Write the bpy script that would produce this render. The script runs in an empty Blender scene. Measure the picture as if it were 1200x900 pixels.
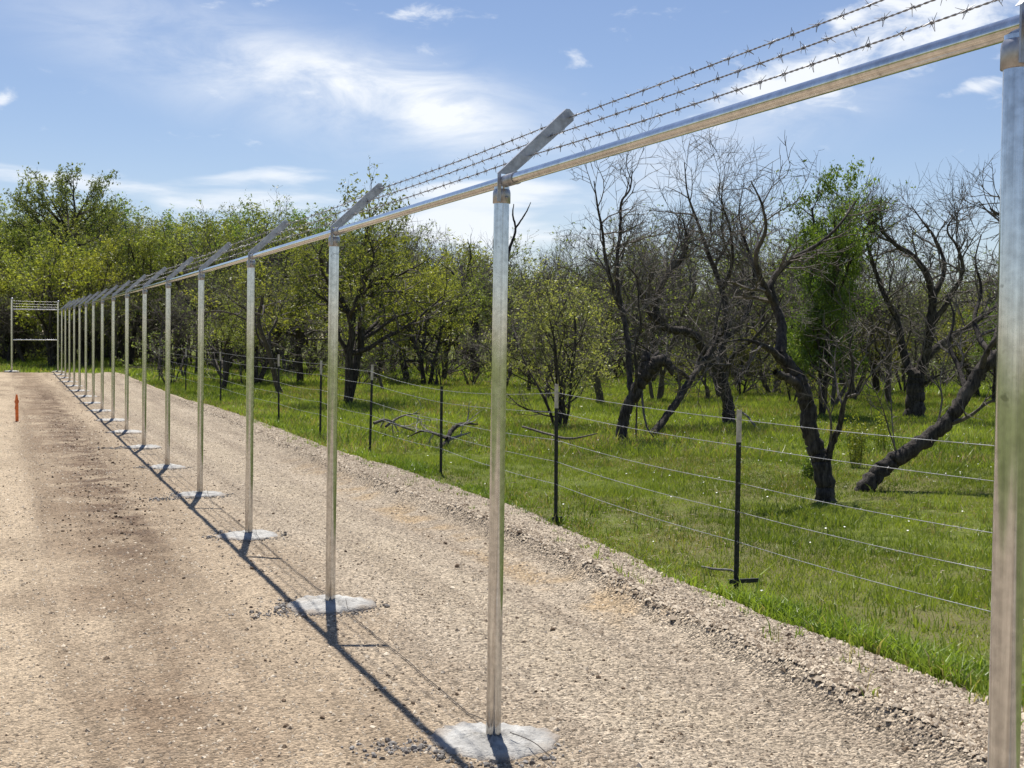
import bpy, math, random
import numpy as np
from mathutils import Vector, Matrix
S = bpy.context.scene
COL = S.collection
rad = math.radians

# ---------------------------------------------------------------- camera
F_PX, YAW, PITCH, ROLL = 1512.5, .3751, -.03371, .01567
CAM = np.array([-2.002, 0.0, 1.7596])
fw = np.array([math.sin(YAW)*math.cos(PITCH), math.cos(YAW)*math.cos(PITCH), math.sin(PITCH)])
r0 = np.array([math.cos(YAW), -math.sin(YAW), 0.0]); u0 = np.cross(r0, fw)
rt = r0*math.cos(ROLL)+u0*math.sin(ROLL); up = -r0*math.sin(ROLL)+u0*math.cos(ROLL)
cd = bpy.data.cameras.new('camera'); cam = bpy.data.objects.new('camera', cd); COL.objects.link(cam)
M4 = Matrix(((rt[0], up[0], -fw[0], CAM[0]), (rt[1], up[1], -fw[1], CAM[1]), (rt[2], up[2], -fw[2], CAM[2]), (0, 0, 0, 1)))
cam.matrix_world = M4
cd.sensor_fit = 'HORIZONTAL'; cd.sensor_width = 36.0; cd.lens = 36.0*F_PX/1200.0
cd.clip_start = .05; cd.clip_end = 3000
S.camera = cam
S.render.resolution_x, S.render.resolution_y = 1024, 768

def ray(px, py): return fw+rt*(px-600)/F_PX+up*(450-py)/F_PX
def at(px, py, depth): return CAM+ray(px, py)*depth          # a point at its own distance from the camera plane

# ---------------------------------------------------------------- sky, sun, exposure
SUN_TO = Vector((.235, 1.05, 2.44)).normalized()
SUN_EL = math.asin(SUN_TO.z); SUN_AZ = math.atan2(SUN_TO.x, SUN_TO.y)
S.view_settings.view_transform = 'Standard'; S.view_settings.look = 'None'
S.view_settings.gamma = 1; S.view_settings.use_curve_mapping = False
S.view_settings.exposure = 0.52
sd = bpy.data.lights.new('sun', 'SUN'); sd.energy = 4.9; sd.angle = rad(.53); sd.color = (1, .955, .89)
sun = bpy.data.objects.new('sun', sd); COL.objects.link(sun)
sun.rotation_euler = (-SUN_TO).to_track_quat('-Z', 'Y').to_euler(); sun.location = (4, 10, 30)

class NT:
    def __init__(s, tree): s.t = tree; s.n = tree.nodes; s.l = tree.links
    def new(s, typ, **kw):
        n = s.n.new(typ)
        for k, v in kw.items(): setattr(n, k, v)
        return n
    def put(s, sock, v):
        if hasattr(v, 'is_output'): s.l.new(v, sock)
        elif v is not None: sock.default_value = v
    def math(s, op, a, b=None, c=None, clamp=False):
        n = s.new('ShaderNodeMath', operation=op, use_clamp=clamp)
        for i, v in enumerate((a, b, c)): s.put(n.inputs[i], v)
        return n.outputs[0]
    def vmath(s, op, a, b=None):
        n = s.new('ShaderNodeVectorMath', operation=op)
        s.put(n.inputs[0], a); s.put(n.inputs[1], b); return n.outputs[0]
    def mix(s, f, a, b, blend='MIX'):
        n = s.new('ShaderNodeMix', data_type='RGBA', blend_type=blend)
        s.put(n.inputs['Factor'], f)
        s.put(n.inputs[6], a if hasattr(a, 'is_output') else (*a, 1)); s.put(n.inputs[7], b if hasattr(b, 'is_output') else (*b, 1))
        return n.outputs[2]
    def noise(s, vec, scale, detail=4, rough=.55, dist=0.0):
        n = s.new('ShaderNodeTexNoise'); s.put(n.inputs['Vector'], vec)
        n.inputs['Scale'].default_value = scale; n.inputs['Detail'].default_value = detail
        n.inputs['Roughness'].default_value = rough; n.inputs['Distortion'].default_value = dist
        return n.outputs['Fac']
    def ramp(s, f, lo, hi, a=0.0, b=1.0, smooth=True):
        n = s.new('ShaderNodeMapRange'); n.interpolation_type = 'SMOOTHSTEP' if smooth else 'LINEAR'
        s.put(n.inputs[0], f); n.inputs[1].default_value = lo; n.inputs[2].default_value = hi
        n.inputs[3].default_value = a; n.inputs[4].default_value = b; return n.outputs[0]
    def comb(s, x, y, z):
        n = s.new('ShaderNodeCombineXYZ')
        for i, v in enumerate((x, y, z)): s.put(n.inputs[i], v)
        return n.outputs[0]

W = bpy.data.worlds.new('World'); S.world = W; W.use_nodes = True
t = NT(W.node_tree); t.n.clear()
out = t.new('ShaderNodeOutputWorld'); bg = t.new('ShaderNodeBackground'); bg.inputs['Strength'].default_value = .073
sky = t.new('ShaderNodeTexSky', sky_type='NISHITA', sun_disc=False)
sky.sun_elevation = SUN_EL; sky.sun_rotation = SUN_AZ
sky.air_density = 1.0; sky.dust_density = .1; sky.ozone_density = 1.6; sky.altitude = 200
tc = t.new('ShaderNodeTexCoord'); sep = t.new('ShaderNodeSeparateXYZ'); t.l.new(tc.outputs['Generated'], sep.inputs[0])
az = t.math('ARCTAN2', sep.outputs[0], sep.outputs[1]); el = t.math('ARCSINE', sep.outputs[2])
def blob(px, py, sx, sy, ang, k):
    d = ray(px, py); d = d/np.linalg.norm(d); a0 = math.atan2(d[0], d[1]); e0 = math.asin(d[2])
    u = t.math('MULTIPLY', t.math('SUBTRACT', az, a0), math.cos(e0)); v = t.math('SUBTRACT', el, e0)
    ca, sa = math.cos(rad(ang)), math.sin(rad(ang))
    uu = t.math('ADD', t.math('MULTIPLY', u, ca*F_PX/sx), t.math('MULTIPLY', v, sa*F_PX/sx))
    vv = t.math('ADD', t.math('MULTIPLY', u, -sa*F_PX/sy), t.math('MULTIPLY', v, ca*F_PX/sy))
    q = t.math('ADD', t.math('MULTIPLY', uu, uu), t.math('MULTIPLY', vv, vv))
    return t.math('MULTIPLY', t.math('EXPONENT', t.math('MULTIPLY', q, -1.0)), k)
def total(lst):
    a = lst[0]
    for b in lst[1:]: a = t.math('ADD', a, b)
    return a
veil = total([blob(440, 105, 190, 38, -11, .62), blob(320, 80, 270, 42, -14, .34), blob(525, 130, 75, 45, -30, .40),
              blob(250, 110, 180, 34, -16, .20), blob(840, 170, 230, 50, 25, .34)])
low = total([blob(30, 208, 110, 15, -3, .9), blob(300, 206, 95, 13, 4, .85), blob(270, 240, 130, 20, 4, .8),
             blob(580, 222, 130, 17, 5, .95), blob(520, 265, 90, 28, 8, .85), blob(680, 285, 190, 42, 0, .62), blob(1080, 275, 110, 16, 0, .42)])
puff = total([blob(1010, 55, 170, 40, 20, .72), blob(1150, 15, 90, 45, 0, .62), blob(900, 110, 120, 24, 24, .5), blob(1120, 108, 60, 8, 12, .5),
              blob(495, 14, 55, 16, -4, .62), blob(4, 114, 16, 11, 45, .9), blob(700, 20, 60, 20, 0, .25)])
vec = t.comb(az, el, 0.0)
mp = t.new('ShaderNodeMapping'); mp.inputs['Rotation'].default_value = (0, 0, rad(12)); mp.inputs['Scale'].default_value = (9, 26, 1); t.l.new(vec, mp.inputs[0])
n_v = t.noise(mp.outputs[0], 1.0, 9, .62, .6)
mp2 = t.new('ShaderNodeMapping'); mp2.inputs['Scale'].default_value = (10, 52, 1); t.l.new(vec, mp2.inputs[0])
n_l = t.noise(mp2.outputs[0], 1.0, 7, .55, .3)
mp3 = t.new('ShaderNodeMapping'); mp3.inputs['Rotation'].default_value = (0, 0, rad(-18)); mp3.inputs['Scale'].default_value = (22, 46, 1); t.l.new(vec, mp3.inputs[0])
n_p = t.noise(mp3.outputs[0], 1.0, 7, .58, .35)
n_g = t.noise(vec, 2.1, 3, .5)                      # thin cloud goes on over the whole sky
gen = t.math('MULTIPLY', t.ramp(n_g, .58, .82), .28)
dv = t.math('MULTIPLY', t.math('ADD', veil, gen), t.ramp(n_v, .26, .74, .18, 1.3))
dl = t.ramp(t.math('ADD', low, t.math('MULTIPLY', t.math('SUBTRACT', n_l, .5), 1.5)), .38, .95, 0, .8)
dp = t.ramp(t.math('ADD', puff, t.math('MULTIPLY', t.math('SUBTRACT', n_p, .5), 3.0)), .34, 1.15, 0, .9)
dens = t.math('SUBTRACT', 1.0, t.math('MULTIPLY', t.math('SUBTRACT', 1.0, t.math('MINIMUM', dv, .93)), t.math('MULTIPLY', t.math('SUBTRACT', 1.0, dl), t.math('SUBTRACT', 1.0, dp))), clamp=True)
hz = t.ramp(sep.outputs[2], -.02, .0)
dens = t.math('MULTIPLY', dens, hz)
skyc = t.mix(1.0, sky.outputs[0], (1.0, .955, 1.03), 'MULTIPLY')
cc = t.mix(dens, skyc, (9.6, 9.9, 10.3))
t.l.new(cc, bg.inputs['Color']); t.l.new(bg.outputs[0], out.inputs[0])

# ---------------------------------------------------------------- mesh helpers
class MB:
    """collects vertices and faces; build() links them as ONE mesh object"""
    def __init__(s): s.v = []; s.f = {}; s.n = 0; s.a = []
    def add(s, v, f, mat=0, shade=None):
        v = np.asarray(v, dtype=np.float64).reshape(-1, 3); f = np.asarray(f, dtype=np.int64)
        s.v.append(v); s.f.setdefault((f.shape[1], mat), []).append(f+s.n); s.n += len(v)
        if shade is None: sh = np.full(len(v), .5)
        else: sh = np.broadcast_to(np.asarray(shade, dtype=np.float64), (len(v),))
        s.a.append(sh)
    def mesh(s, name, mats, smooth=False):
        me = bpy.data.meshes.new(name); V = np.concatenate(s.v)
        me.vertices.add(len(V)); me.vertices.foreach_set('co', V.astype(np.float32).ravel())
        lt, li, mi = [], [], []
        for (k, m), fl in s.f.items():
            A = np.concatenate(fl); lt.append(np.full(len(A), k)); li.append(A.ravel()); mi.append(np.full(len(A), m))
        lt = np.concatenate(lt); li = np.concatenate(li); mi = np.concatenate(mi)
        me.loops.add(len(li)); me.loops.foreach_set('vertex_index', li.astype(np.int32))
        me.polygons.add(len(lt)); st = np.concatenate([[0], np.cumsum(lt)[:-1]])
        me.polygons.foreach_set('loop_start', st.astype(np.int32)); me.polygons.foreach_set('loop_total', lt.astype(np.int32))
        me.polygons.foreach_set('material_index', mi.astype(np.int32))
        me.polygons.foreach_set('use_smooth', np.full(len(lt), smooth))
        at_ = me.attributes.new('shade', 'FLOAT', 'POINT'); at_.data.foreach_set('value', np.concatenate(s.a).astype(np.float32))
        for m in (mats if isinstance(mats, (list, tuple)) else [mats]): me.materials.append(m)
        me.update(calc_edges=True); me.validate(); return me
    def build(s, name, mats, parent=None, smooth=False, loc=None):
        o = bpy.data.objects.new(name, s.mesh(name, mats, smooth)); COL.objects.link(o)
        if parent: o.parent = parent
        if loc is not None: o.location = loc
        return o
    def box(s, lo, hi, mat=0, shade=None):
        x0, y0, z0 = lo; x1, y1, z1 = hi
        v = [(x0, y0, z0), (x1, y0, z0), (x1, y1, z0), (x0, y1, z0), (x0, y0, z1), (x1, y0, z1), (x1, y1, z1), (x0, y1, z1)]
        s.add(v, [(0, 3, 2, 1), (4, 5, 6, 7), (0, 1, 5, 4), (1, 2, 6, 5), (2, 3, 7, 6), (3, 0, 4, 7)], mat, shade)
    def prism(s, poly, h0, h1, axis='z', mat=0):
        n = len(poly); P = np.asarray(poly, float)
        def lay(h):
            a = np.zeros((n, 3)); k = {'z': (0, 1, 2), 'y': (0, 2, 1), 'x': (1, 2, 0)}[axis]
            a[:, k[0]] = P[:, 0]; a[:, k[1]] = P[:, 1]; a[:, k[2]] = h; return a
        s.add(np.concatenate([lay(h0), lay(h1)]), [(i, (i+1) % n, n+(i+1) % n, n+i) for i in range(n)], mat)
        s.add(lay(h0), [tuple(range(n))[::-1]], mat); s.add(lay(h1), [tuple(range(n))], mat)
    def lathe(s, prof, seg=24, mat=0, cap=True):
        a = np.linspace(0, 2*math.pi, seg, endpoint=False); V = []
        for r, z in prof: V.append(np.stack([r*np.cos(a), r*np.sin(a), np.full(seg, z)], 1))
        n = len(prof); f = []
        for k in range(n-1):
            for i in range(seg): j = (i+1) % seg; f.append((k*seg+i, k*seg+j, (k+1)*seg+j, (k+1)*seg+i))
        s.add(np.concatenate(V), f, mat)
        if cap: s.add(V[0], [tuple(range(seg))[::-1]], mat); s.add(V[-1], [tuple(range(seg))], mat)
    def tube(s, pts, radii, seg=6, mat=0, shade=None, cap=False):
        P = np.asarray(pts, float); n = len(P); R_ = np.broadcast_to(np.asarray(radii, float), (n,))
        T = np.empty_like(P); T[1:-1] = P[2:]-P[:-2]; T[0] = P[1]-P[0]; T[-1] = P[-1]-P[-2]
        T /= np.linalg.norm(T, axis=1)[:, None]+1e-12
        m = T.mean(0); ref = np.array([1., 0, 0]) if abs(m[0]) < .6*np.linalg.norm(m)+1e-9 else np.array([0, 0, 1.])
        if abs(m @ ref) > .9*np.linalg.norm(m): ref = np.array([0, 1., 0])
        A = np.cross(T, ref); A /= np.linalg.norm(A, axis=1)[:, None]+1e-12; B = np.cross(T, A)
        a = np.arange(seg)*2*math.pi/seg
        V = P[:, None, :]+R_[:, None, None]*(np.cos(a)[None, :, None]*A[:, None, :]+np.sin(a)[None, :, None]*B[:, None, :])
        i = np.arange(seg); j = (i+1) % seg; k = np.arange(n-1)[:, None]*seg
        f = np.stack([k+i, k+j, k+seg+j, k+seg+i], -1).reshape(-1, 4)
        s.add(V.reshape(-1, 3), f, mat, shade)
        if cap: s.add(V[0], [tuple(range(seg))], mat, shade); s.add(V[-1], [tuple(range(seg))[::-1]], mat, shade)

def empty(name, loc=(0, 0, 0), rz=0.0):
    o = bpy.data.objects.new(name, None); COL.objects.link(o); o.location = loc; o.rotation_euler.z = rz
    o.empty_display_size = .2; return o
def tag(o, label=None, cat=None, group=None, kind=None):
    if label: o['label'] = label
    if cat: o['category'] = cat
    if group: o['group'] = group
    if kind: o['kind'] = kind
    return o
def inst(name, me, parent=None, loc=(0, 0, 0), rz=0.0, sc=None):
    o = bpy.data.objects.new(name, me); COL.objects.link(o); o.location = loc; o.rotation_euler.z = rz
    if sc is not None: o.scale = (sc, sc, sc) if not hasattr(sc, '__len__') else sc
    if parent: o.parent = parent
    return o

# ---------------------------------------------------------------- materials
def mat(name):
    m = bpy.data.materials.new(name); m.use_nodes = True; q = NT(m.node_tree); q.n.clear()
    o = q.new('ShaderNodeOutputMaterial'); b = q.new('ShaderNodeBsdfPrincipled'); q.l.new(b.outputs[0], o.inputs[0])
    return m, q, b, o
def pos(q): return q.new('ShaderNodeNewGeometry').outputs['Position']
def objc(q): return q.new('ShaderNodeTexCoord').outputs['Object']
def attr(q): return q.new('ShaderNodeAttribute', attribute_name='shade').outputs['Fac']
def bump(q, b, h, strength, dist):
    n = q.new('ShaderNodeBump'); n.inputs['Strength'].default_value = strength; n.inputs['Distance'].default_value = dist
    q.put(n.inputs['Height'], h); q.l.new(n.outputs[0], b.inputs['Normal'])
def rnd(q): return q.new('ShaderNodeObjectInfo').outputs['Random']

def galvanised(name, base, rough, streak, splash=False):
    m, q, b, o = mat(name); p = objc(q)
    mpn = q.new('ShaderNodeMapping'); mpn.inputs['Scale'].default_value = streak; q.l.new(p, mpn.inputs[0])
    n1 = q.noise(mpn.outputs[0], 1.0, 5, .6); n2 = q.noise(p, 35, 4, .6); n3 = q.noise(p, 4, 3, .6)
    v = q.math('ADD', q.math('MULTIPLY', n1, .55), q.math('MULTIPLY', n2, .45))
    c = q.mix(q.ramp(v, .3, .72), tuple(x*.62 for x in base), tuple(min(1, x*1.18) for x in base))
    spot = q.ramp(q.noise(p, 22, 2, .5), .70, .76)
    c = q.mix(q.math('MULTIPLY', spot, .55), c, (.22, .22, .21))
    if splash:
        oz = q.new('ShaderNodeSeparateXYZ'); q.l.new(p, oz.inputs[0]); mud = q.math('SUBTRACT', 1.0, q.ramp(q.math('ADD', oz.outputs[2], q.math('MULTIPLY', q.noise(p, 14, 4, .65), .35)), .16, .36))
        c = q.mix(q.math('MULTIPLY', mud, .8), c, (.33, .30, .26))
    q.l.new(c, b.inputs['Base Color']); b.inputs['Metallic'].default_value = .92
    q.put(b.inputs['Roughness'], q.math('ADD', q.math('MULTIPLY', n3, .20), rough))
    bump(q, b, v, .04, .001); return m
M = {}
M['post'] = galvanised('galvanised_post', (.70, .71, .72), .02, (60, 60, .6), True)
M['rail'] = galvanised('galvanised_rail', (.72, .72, .715), .03, (50, .8, 50))
M['arm'] = galvanised('galvanised_arm', (.52, .53, .56), .40, (20, 20, 20))
M['cap'] = galvanised('galvanised_cast_cap', (.46, .46, .48), .36, (30, 30, 30))
M['bwire'] = galvanised('barbed_wire_steel', (.34, .34, .35), .42, (40, 4, 40))
M['fwire'] = galvanised('fence_wire_zinc', (.50, .50, .49), .40, (40, 4, 40))

def concrete():
    m, q, b, o = mat('concrete'); p = pos(q)
    n1 = q.noise(p, 7, 6, .6); n2 = q.noise(p, 60, 4, .65); n3 = q.noise(p, 2.5, 3)
    c = q.mix(q.ramp(n1, .3, .7), (.30, .29, .27), (.54, .53, .495))
    c = q.mix(q.math('MULTIPLY', q.ramp(n2, .52, .72), .35), c, (.22, .21, .20))
    c = q.mix(q.math('MULTIPLY', q.ramp(n3, .55, .75), .45), c, (.36, .30, .22))
    ob = q.new('ShaderNodeSeparateXYZ'); q.l.new(objc(q), ob.inputs[0])
    rr_ = q.math('SQRT', q.math('ADD', q.math('MULTIPLY', ob.outputs[0], ob.outputs[0]), q.math('MULTIPLY', ob.outputs[1], ob.outputs[1])))
    rim = q.ramp(q.math('ADD', rr_, q.math('MULTIPLY', q.math('SUBTRACT', n1, .5), .22)), .20, .31)
    c = q.mix(q.math('MULTIPLY', rim, .8), c, (.26, .205, .15))
    q.l.new(c, b.inputs['Base Color']); b.inputs['Roughness'].default_value = .92
    bump(q, b, q.math('ADD', n1, q.math('MULTIPLY', n2, .8)), 1.0, .022); return m
M['concrete'] = concrete()

def gravel():
    m, q, b, o = mat('gravel_ground'); p = pos(q); sp = q.new('ShaderNodeSeparateXYZ'); q.l.new(p, sp.inputs[0])
    X, Y = sp.outputs[0], sp.outputs[1]
    big = q.noise(p, .55, 4, .6); mid = q.noise(p, 3.2, 5, .6); fine = q.noise(p, 38, 5, .7)
    st = q.new('ShaderNodeMapping'); st.inputs['Scale'].default_value = (2.6, .16, 1); q.l.new(p, st.inputs[0])
    streak = q.noise(st.outputs[0], 1.0, 5, .62)
    side = q.ramp(q.math('ADD', X, q.math('MULTIPLY', q.math('SUBTRACT', big, .5), 1.6)), -.5, .7)   # tan dirt -> grey-pink gravel
    tan = q.mix(q.ramp(streak, .34, .66), (.425, .335, .232), (.275, .210, .142))
    gry = q.mix(q.ramp(streak, .34, .68), (.395, .328, .244), (.275, .222, .163))
    tr1 = q.math('SUBTRACT', 1.0, q.ramp(q.math('ABSOLUTE', q.math('ADD', X, 2.05)), .10, .42))
    tr2 = q.math('SUBTRACT', 1.0, q.ramp(q.math('ABSOLUTE', q.math('SUBTRACT', X, .95)), .15, .5))
    wob = q.ramp(q.noise(p, .8, 4), .3, .6)
    tan = q.mix(q.math('MULTIPLY', q.math('MULTIPLY', tr1, wob), .75), tan, (.49, .39, .27))
    brown = q.math('MULTIPLY', q.math('SUBTRACT', 1.0, q.ramp(q.math('ABSOLUTE', q.math('ADD', X, 1.25)), .15, .6)), q.ramp(q.noise(p, .9, 5, .6), .36, .62))
    tan = q.mix(q.math('MULTIPLY', brown, .72), tan, (.195, .135, .086))
    gry = q.mix(q.math('MULTIPLY', q.math('MULTIPLY', tr2, wob), .5), gry, (.40, .33, .235))
    c = q.mix(side, tan, gry)
    # reddish brown damp dirt pushed up along the trench left of the posts
    band = q.math('SUBTRACT', 1.0, q.ramp(q.math('ABSOLUTE', q.math('ADD', X, .95)), .05, .55))
    yb = q.math('MULTIPLY', q.ramp(Y, 8.5, 12.5), q.math('SUBTRACT', 1.0, q.ramp(Y, 34, 46)))
    dirt = q.math('MULTIPLY', q.math('MULTIPLY', band, yb), q.ramp(mid, .36, .62))
    c = q.mix(q.math('MULTIPLY', dirt, .9), c, (.115, .074, .048))
    # sandy ruts exposed beside the windrow
    rut = q.math('SUBTRACT', 1.0, q.ramp(q.math('ABSOLUTE', q.math('SUBTRACT', X, 1.74)), .04, .30))
    rut = q.math('MULTIPLY', rut, q.math('MULTIPLY', q.ramp(Y, 6.2, 7.6), q.math('SUBTRACT', 1.0, q.ramp(Y, 14, 20))))
    rut = q.math('MULTIPLY', rut, q.ramp(q.noise(p, 1.6, 4), .44, .60))
    c = q.mix(q.math('MULTIPLY', rut, .8), c, (.38, .275, .16))
    vo = q.new('ShaderNodeTexVoronoi'); vo.inputs['Scale'].default_value = 62; q.l.new(p, vo.inputs['Vector'])
    vo2 = q.new('ShaderNodeTexVoronoi'); vo2.inputs['Scale'].default_value = 150; q.l.new(p, vo2.inputs['Vector'])
    hs = q.new('ShaderNodeSeparateColor'); q.l.new(vo.outputs['Color'], hs.inputs[0])
    hs2 = q.new('ShaderNodeSeparateColor'); q.l.new(vo2.outputs['Color'], hs2.inputs[0])
    pv = q.math('ADD', q.ramp(hs.outputs[0], 0, 1, .42, 1.62, False), q.ramp(hs2.outputs[1], 0, 1, -.35, .35, False))
    amt = q.math('ADD', q.math('MULTIPLY', side, .36), .66)
    pvm = q.math('ADD', q.math('MULTIPLY', q.math('SUBTRACT', pv, 1.0), amt), 1.0)
    vm = q.new('ShaderNodeVectorMath', operation='SCALE'); q.l.new(c, vm.inputs[0]); q.l.new(pvm, vm.inputs['Scale'])
    c = q.mix(q.math('MULTIPLY', q.ramp(mid, .58, .74), .35), vm.outputs[0], (.20, .165, .13))
    q.l.new(c, b.inputs['Base Color']); b.inputs['Roughness'].default_value = .95
    b.inputs['Specular IOR Level'].default_value = .2
    h = q.math('ADD', q.math('MULTIPLY', q.math('SUBTRACT', 1.0, vo.outputs['Distance']), .6), q.math('ADD', q.math('MULTIPLY', fine, .5), q.math('MULTIPLY', mid, .8)))
    bump(q, b, h, 1.0, .030); return m
M['gravel'] = gravel()

def stone(name, lo, hi):
    m, q, b, o = mat(name); a = attr(q)
    c = q.mix(a, lo, hi); n = q.noise(pos(q), 90, 3)
    c = q.mix(q.math('MULTIPLY', n, .25), c, (.34, .24, .15))
    q.l.new(c, b.inputs['Base Color']); b.inputs['Roughness'].default_value = .93; b.inputs['Specular IOR Level'].default_value = .2; return m
M['pebble'] = stone('pebble', (.13, .095, .065), (.80, .69, .53))
M['clod'] = stone('dirt_clod', (.075, .055, .04), (.20, .145, .10))
M['crumb'] = stone('concrete_crumb', (.11, .105, .10), (.34, .33, .31))

def soil():
    m, q, b, o = mat('meadow_soil'); p = pos(q)
    n1 = q.noise(p, .35, 5, .6); n2 = q.noise(p, 3.5, 5, .65); n3 = q.noise(p, 30, 4, .7)
    c = q.mix(q.ramp(n2, .32, .68), (.095, .125, .026), (.165, .190, .048))
    c = q.mix(q.math('MULTIPLY', q.ramp(n1, .46, .62), .75), c, (.17, .145, .075))
    c = q.mix(q.math('MULTIPLY', q.ramp(n3, .5, .75), .5), c, (.065, .065, .028))
    q.l.new(c, b.inputs['Base Color']); b.inputs['Roughness'].default_value = 1; b.inputs['Specular IOR Level'].default_value = .1
    bump(q, b, q.math('ADD', n2, n3), .8, .05); return m
M['soil'] = soil()

def foliage(name, dark, light, trans=.42, brown=None):
    m, q, b, o = mat(name); q.n.remove(b); a = attr(q)
    c = q.mix(q.ramp(a, 0, 1, 0, 1, False), dark, light)
    if brown: c = q.mix(q.ramp(a, .955, .96, 0, 1), c, brown)
    r_ = rnd(q); hsv = q.new('ShaderNodeHueSaturation'); q.l.new(c, hsv.inputs['Color'])
    q.put(hsv.inputs['Value'], q.ramp(r_, 0, 1, .82, 1.18, False)); q.put(hsv.inputs['Hue'], q.ramp(r_, 0, 1, .492, .508, False))
    d = q.new('ShaderNodeBsdfDiffuse'); tr = q.new('ShaderNodeBsdfTranslucent'); gl = q.new('ShaderNodeBsdfGlossy'); gl.inputs['Roughness'].default_value = .45
    gl.inputs['Color'].default_value = (.8, .8, .8, 1)
    q.l.new(hsv.outputs[0], d.inputs['Color'])
    tw = q.mix(1.0, hsv.outputs[0], (1.10, 1.14, .50), 'MULTIPLY'); q.l.new(tw, tr.inputs['Color'])
    mx = q.new('ShaderNodeMixShader'); mx.inputs[0].default_value = trans; q.l.new(d.outputs[0], mx.inputs[1]); q.l.new(tr.outputs[0], mx.inputs[2])
    m2 = q.new('ShaderNodeMixShader'); m2.inputs[0].default_value = .035; q.l.new(mx.outputs[0], m2.inputs[1]); q.l.new(gl.outputs[0], m2.inputs[2])
    q.l.new(m2.outputs[0], o.inputs[0]); return m
M['grass'] = foliage('grass_blades', (.100, .142, .018), (.305, .362, .064), .48, (.30, .225, .12))
M['edge_grass'] = foliage('lush_edge_grass', (.100, .160, .018), (.290, .375, .062), .47, (.36, .31, .15))
M['weed'] = foliage('yellow_weed', (.15, .22, .03), (.42, .42, .05), .4)
M['leaf_olive'] = foliage('leaf_olive', (.110, .138, .030), (.310, .335, .090), .52)
M['leaf_yellow'] = foliage('leaf_yellow_green', (.165, .190, .030), (.410, .410, .088), .52)
M['leaf_green'] = foliage('leaf_green', (.080, .135, .022), (.210, .290, .060), .5)
M['leaf_pale'] = foliage('leaf_pale_bud', (.17, .19, .055), (.40, .40, .15), .48)
M['leaf_grey'] = foliage('leaf_grey_green', (.115, .155, .048), (.280, .325, .115), .5)

def bark(name, lo, hi, moss=None):
    m, q, b, o = mat(name); p = objc(q)
    mpn = q.new('ShaderNodeMapping'); mpn.inputs['Scale'].default_value = (26, 26, 6); q.l.new(p, mpn.inputs[0])
    n1 = q.noise(mpn.outputs[0], 1.0, 6, .68); n2 = q.noise(p, 3, 3)
    c = q.mix(q.ramp(n1, .34, .70), lo, hi); c = q.mix(q.math('MULTIPLY', q.ramp(n2, .55, .72), .5), c, tuple(x*1.7 for x in hi))
    q.l.new(c, b.inputs['Base Color']); b.inputs['Roughness'].default_value = .9; b.inputs['Specular IOR Level'].default_value = .25
    bump(q, b, n1, .9, .03); return m
M['bark'] = bark('dark_bark', (.020, .017, .015), (.095, .082, .070))
M['twig'] = bark('grey_twig', (.075, .064, .055), (.20, .176, .152))
M['bark_grey'] = bark('grey_bark', (.050, .043, .038), (.145, .127, .112))
M['deadwood'] = bark('bleached_deadwood', (.16, .145, .13), (.33, .31, .29))

def plain(name, col, rough=.6, metal=0, var=.25, spec=.4):
    m, q, b, o = mat(name); n = q.noise(objc(q), 18, 4)
    q.l.new(q.mix(q.ramp(n, .3, .7), tuple(x*(1-var) for x in col), tuple(min(1, x*(1+var)) for x in col)), b.inputs['Base Color'])
    b.inputs['Roughness'].default_value = rough; b.inputs['Metallic'].default_value = metal; b.inputs['Specular IOR Level'].default_value = spec; return m
M['tpost'] = plain('dark_painted_steel', (.018, .020, .019), .55)
M['tip'] = plain('pale_paint', (.50, .46, .38), .7)
M['stake'] = plain('red_orange_stake', (.85, .20, .05), .7)
M['ribbon'] = plain('orange_tape', (.75, .20, .06), .6)
M['flag'] = plain('pale_yellow_tape', (.70, .66, .34), .7)
M['bolt'] = plain('zinc_bolt', (.35, .35, .36), .4, .9)
M['tie'] = plain('wire_on_ground', (.07, .06, .05), .6, .4)

# ---------------------------------------------------------------- ground
def gz(y):
    y = np.asarray(y, float); tt = np.clip(y-5, 0, 62); return 6.6e-4*tt+9e-5*tt*tt
rs = np.random.RandomState(7)
def vnoise(x, y, seed=0):
    """smooth value noise in plain numpy"""
    xi = np.floor(x).astype(np.int64); yi = np.floor(y).astype(np.int64); xf = x-xi; yf = y-yi
    def h(a, b):
        n = (a*374761393+b*668265263+seed*974711) & 0x7fffffff; n = ((n ^ (n >> 13))*1274126177) & 0x7fffffff
        return ((n ^ (n >> 16)) & 0xffff)/65535.0
    sx = xf*xf*(3-2*xf); sy = yf*yf*(3-2*yf)
    return (h(xi, yi)*(1-sx)+h(xi+1, yi)*sx)*(1-sy)+(h(xi, yi+1)*(1-sx)+h(xi+1, yi+1)*sx)*sy
def fbm(x, y, seed=0, o=4):
    a, s_, tot = 1.0, 0, 0
    for k in range(o): s_ = s_+a*vnoise(x*2**k, y*2**k, seed+k); tot += a; a *= .5
    return s_/tot
EDGE = np.array([(-30, 2.6), (5.1, 2.57), (6.2, 2.58), (8, 2.52), (10, 2.78), (12.3, 2.98), (15.4, 2.92), (19, 2.76), (23.8, 2.78), (30.5, 2.70), (34.3, 2.45), (42, 2.40), (50.5, 2.34), (53.6, 2.3)])
def edge_x(y):
    y = np.asarray(y, float); return np.interp(y, EDGE[:, 0], EDGE[:, 1])+.20*(fbm(y*.9, y*0+7.7, 81)-.5)+.10*(fbm(y*3.1, y*0+2.2, 82)-.5)
BERM = np.array([(-30, 1.6), (3.5, 1.64), (4.34, 1.68), (5.8, 1.76), (7.5, 1.86), (9.9, 2.05), (12, 2.05), (14, 1.97), (18, 1.95), (25, 2.0), (40, 1.9), (53, 1.7)])
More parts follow.
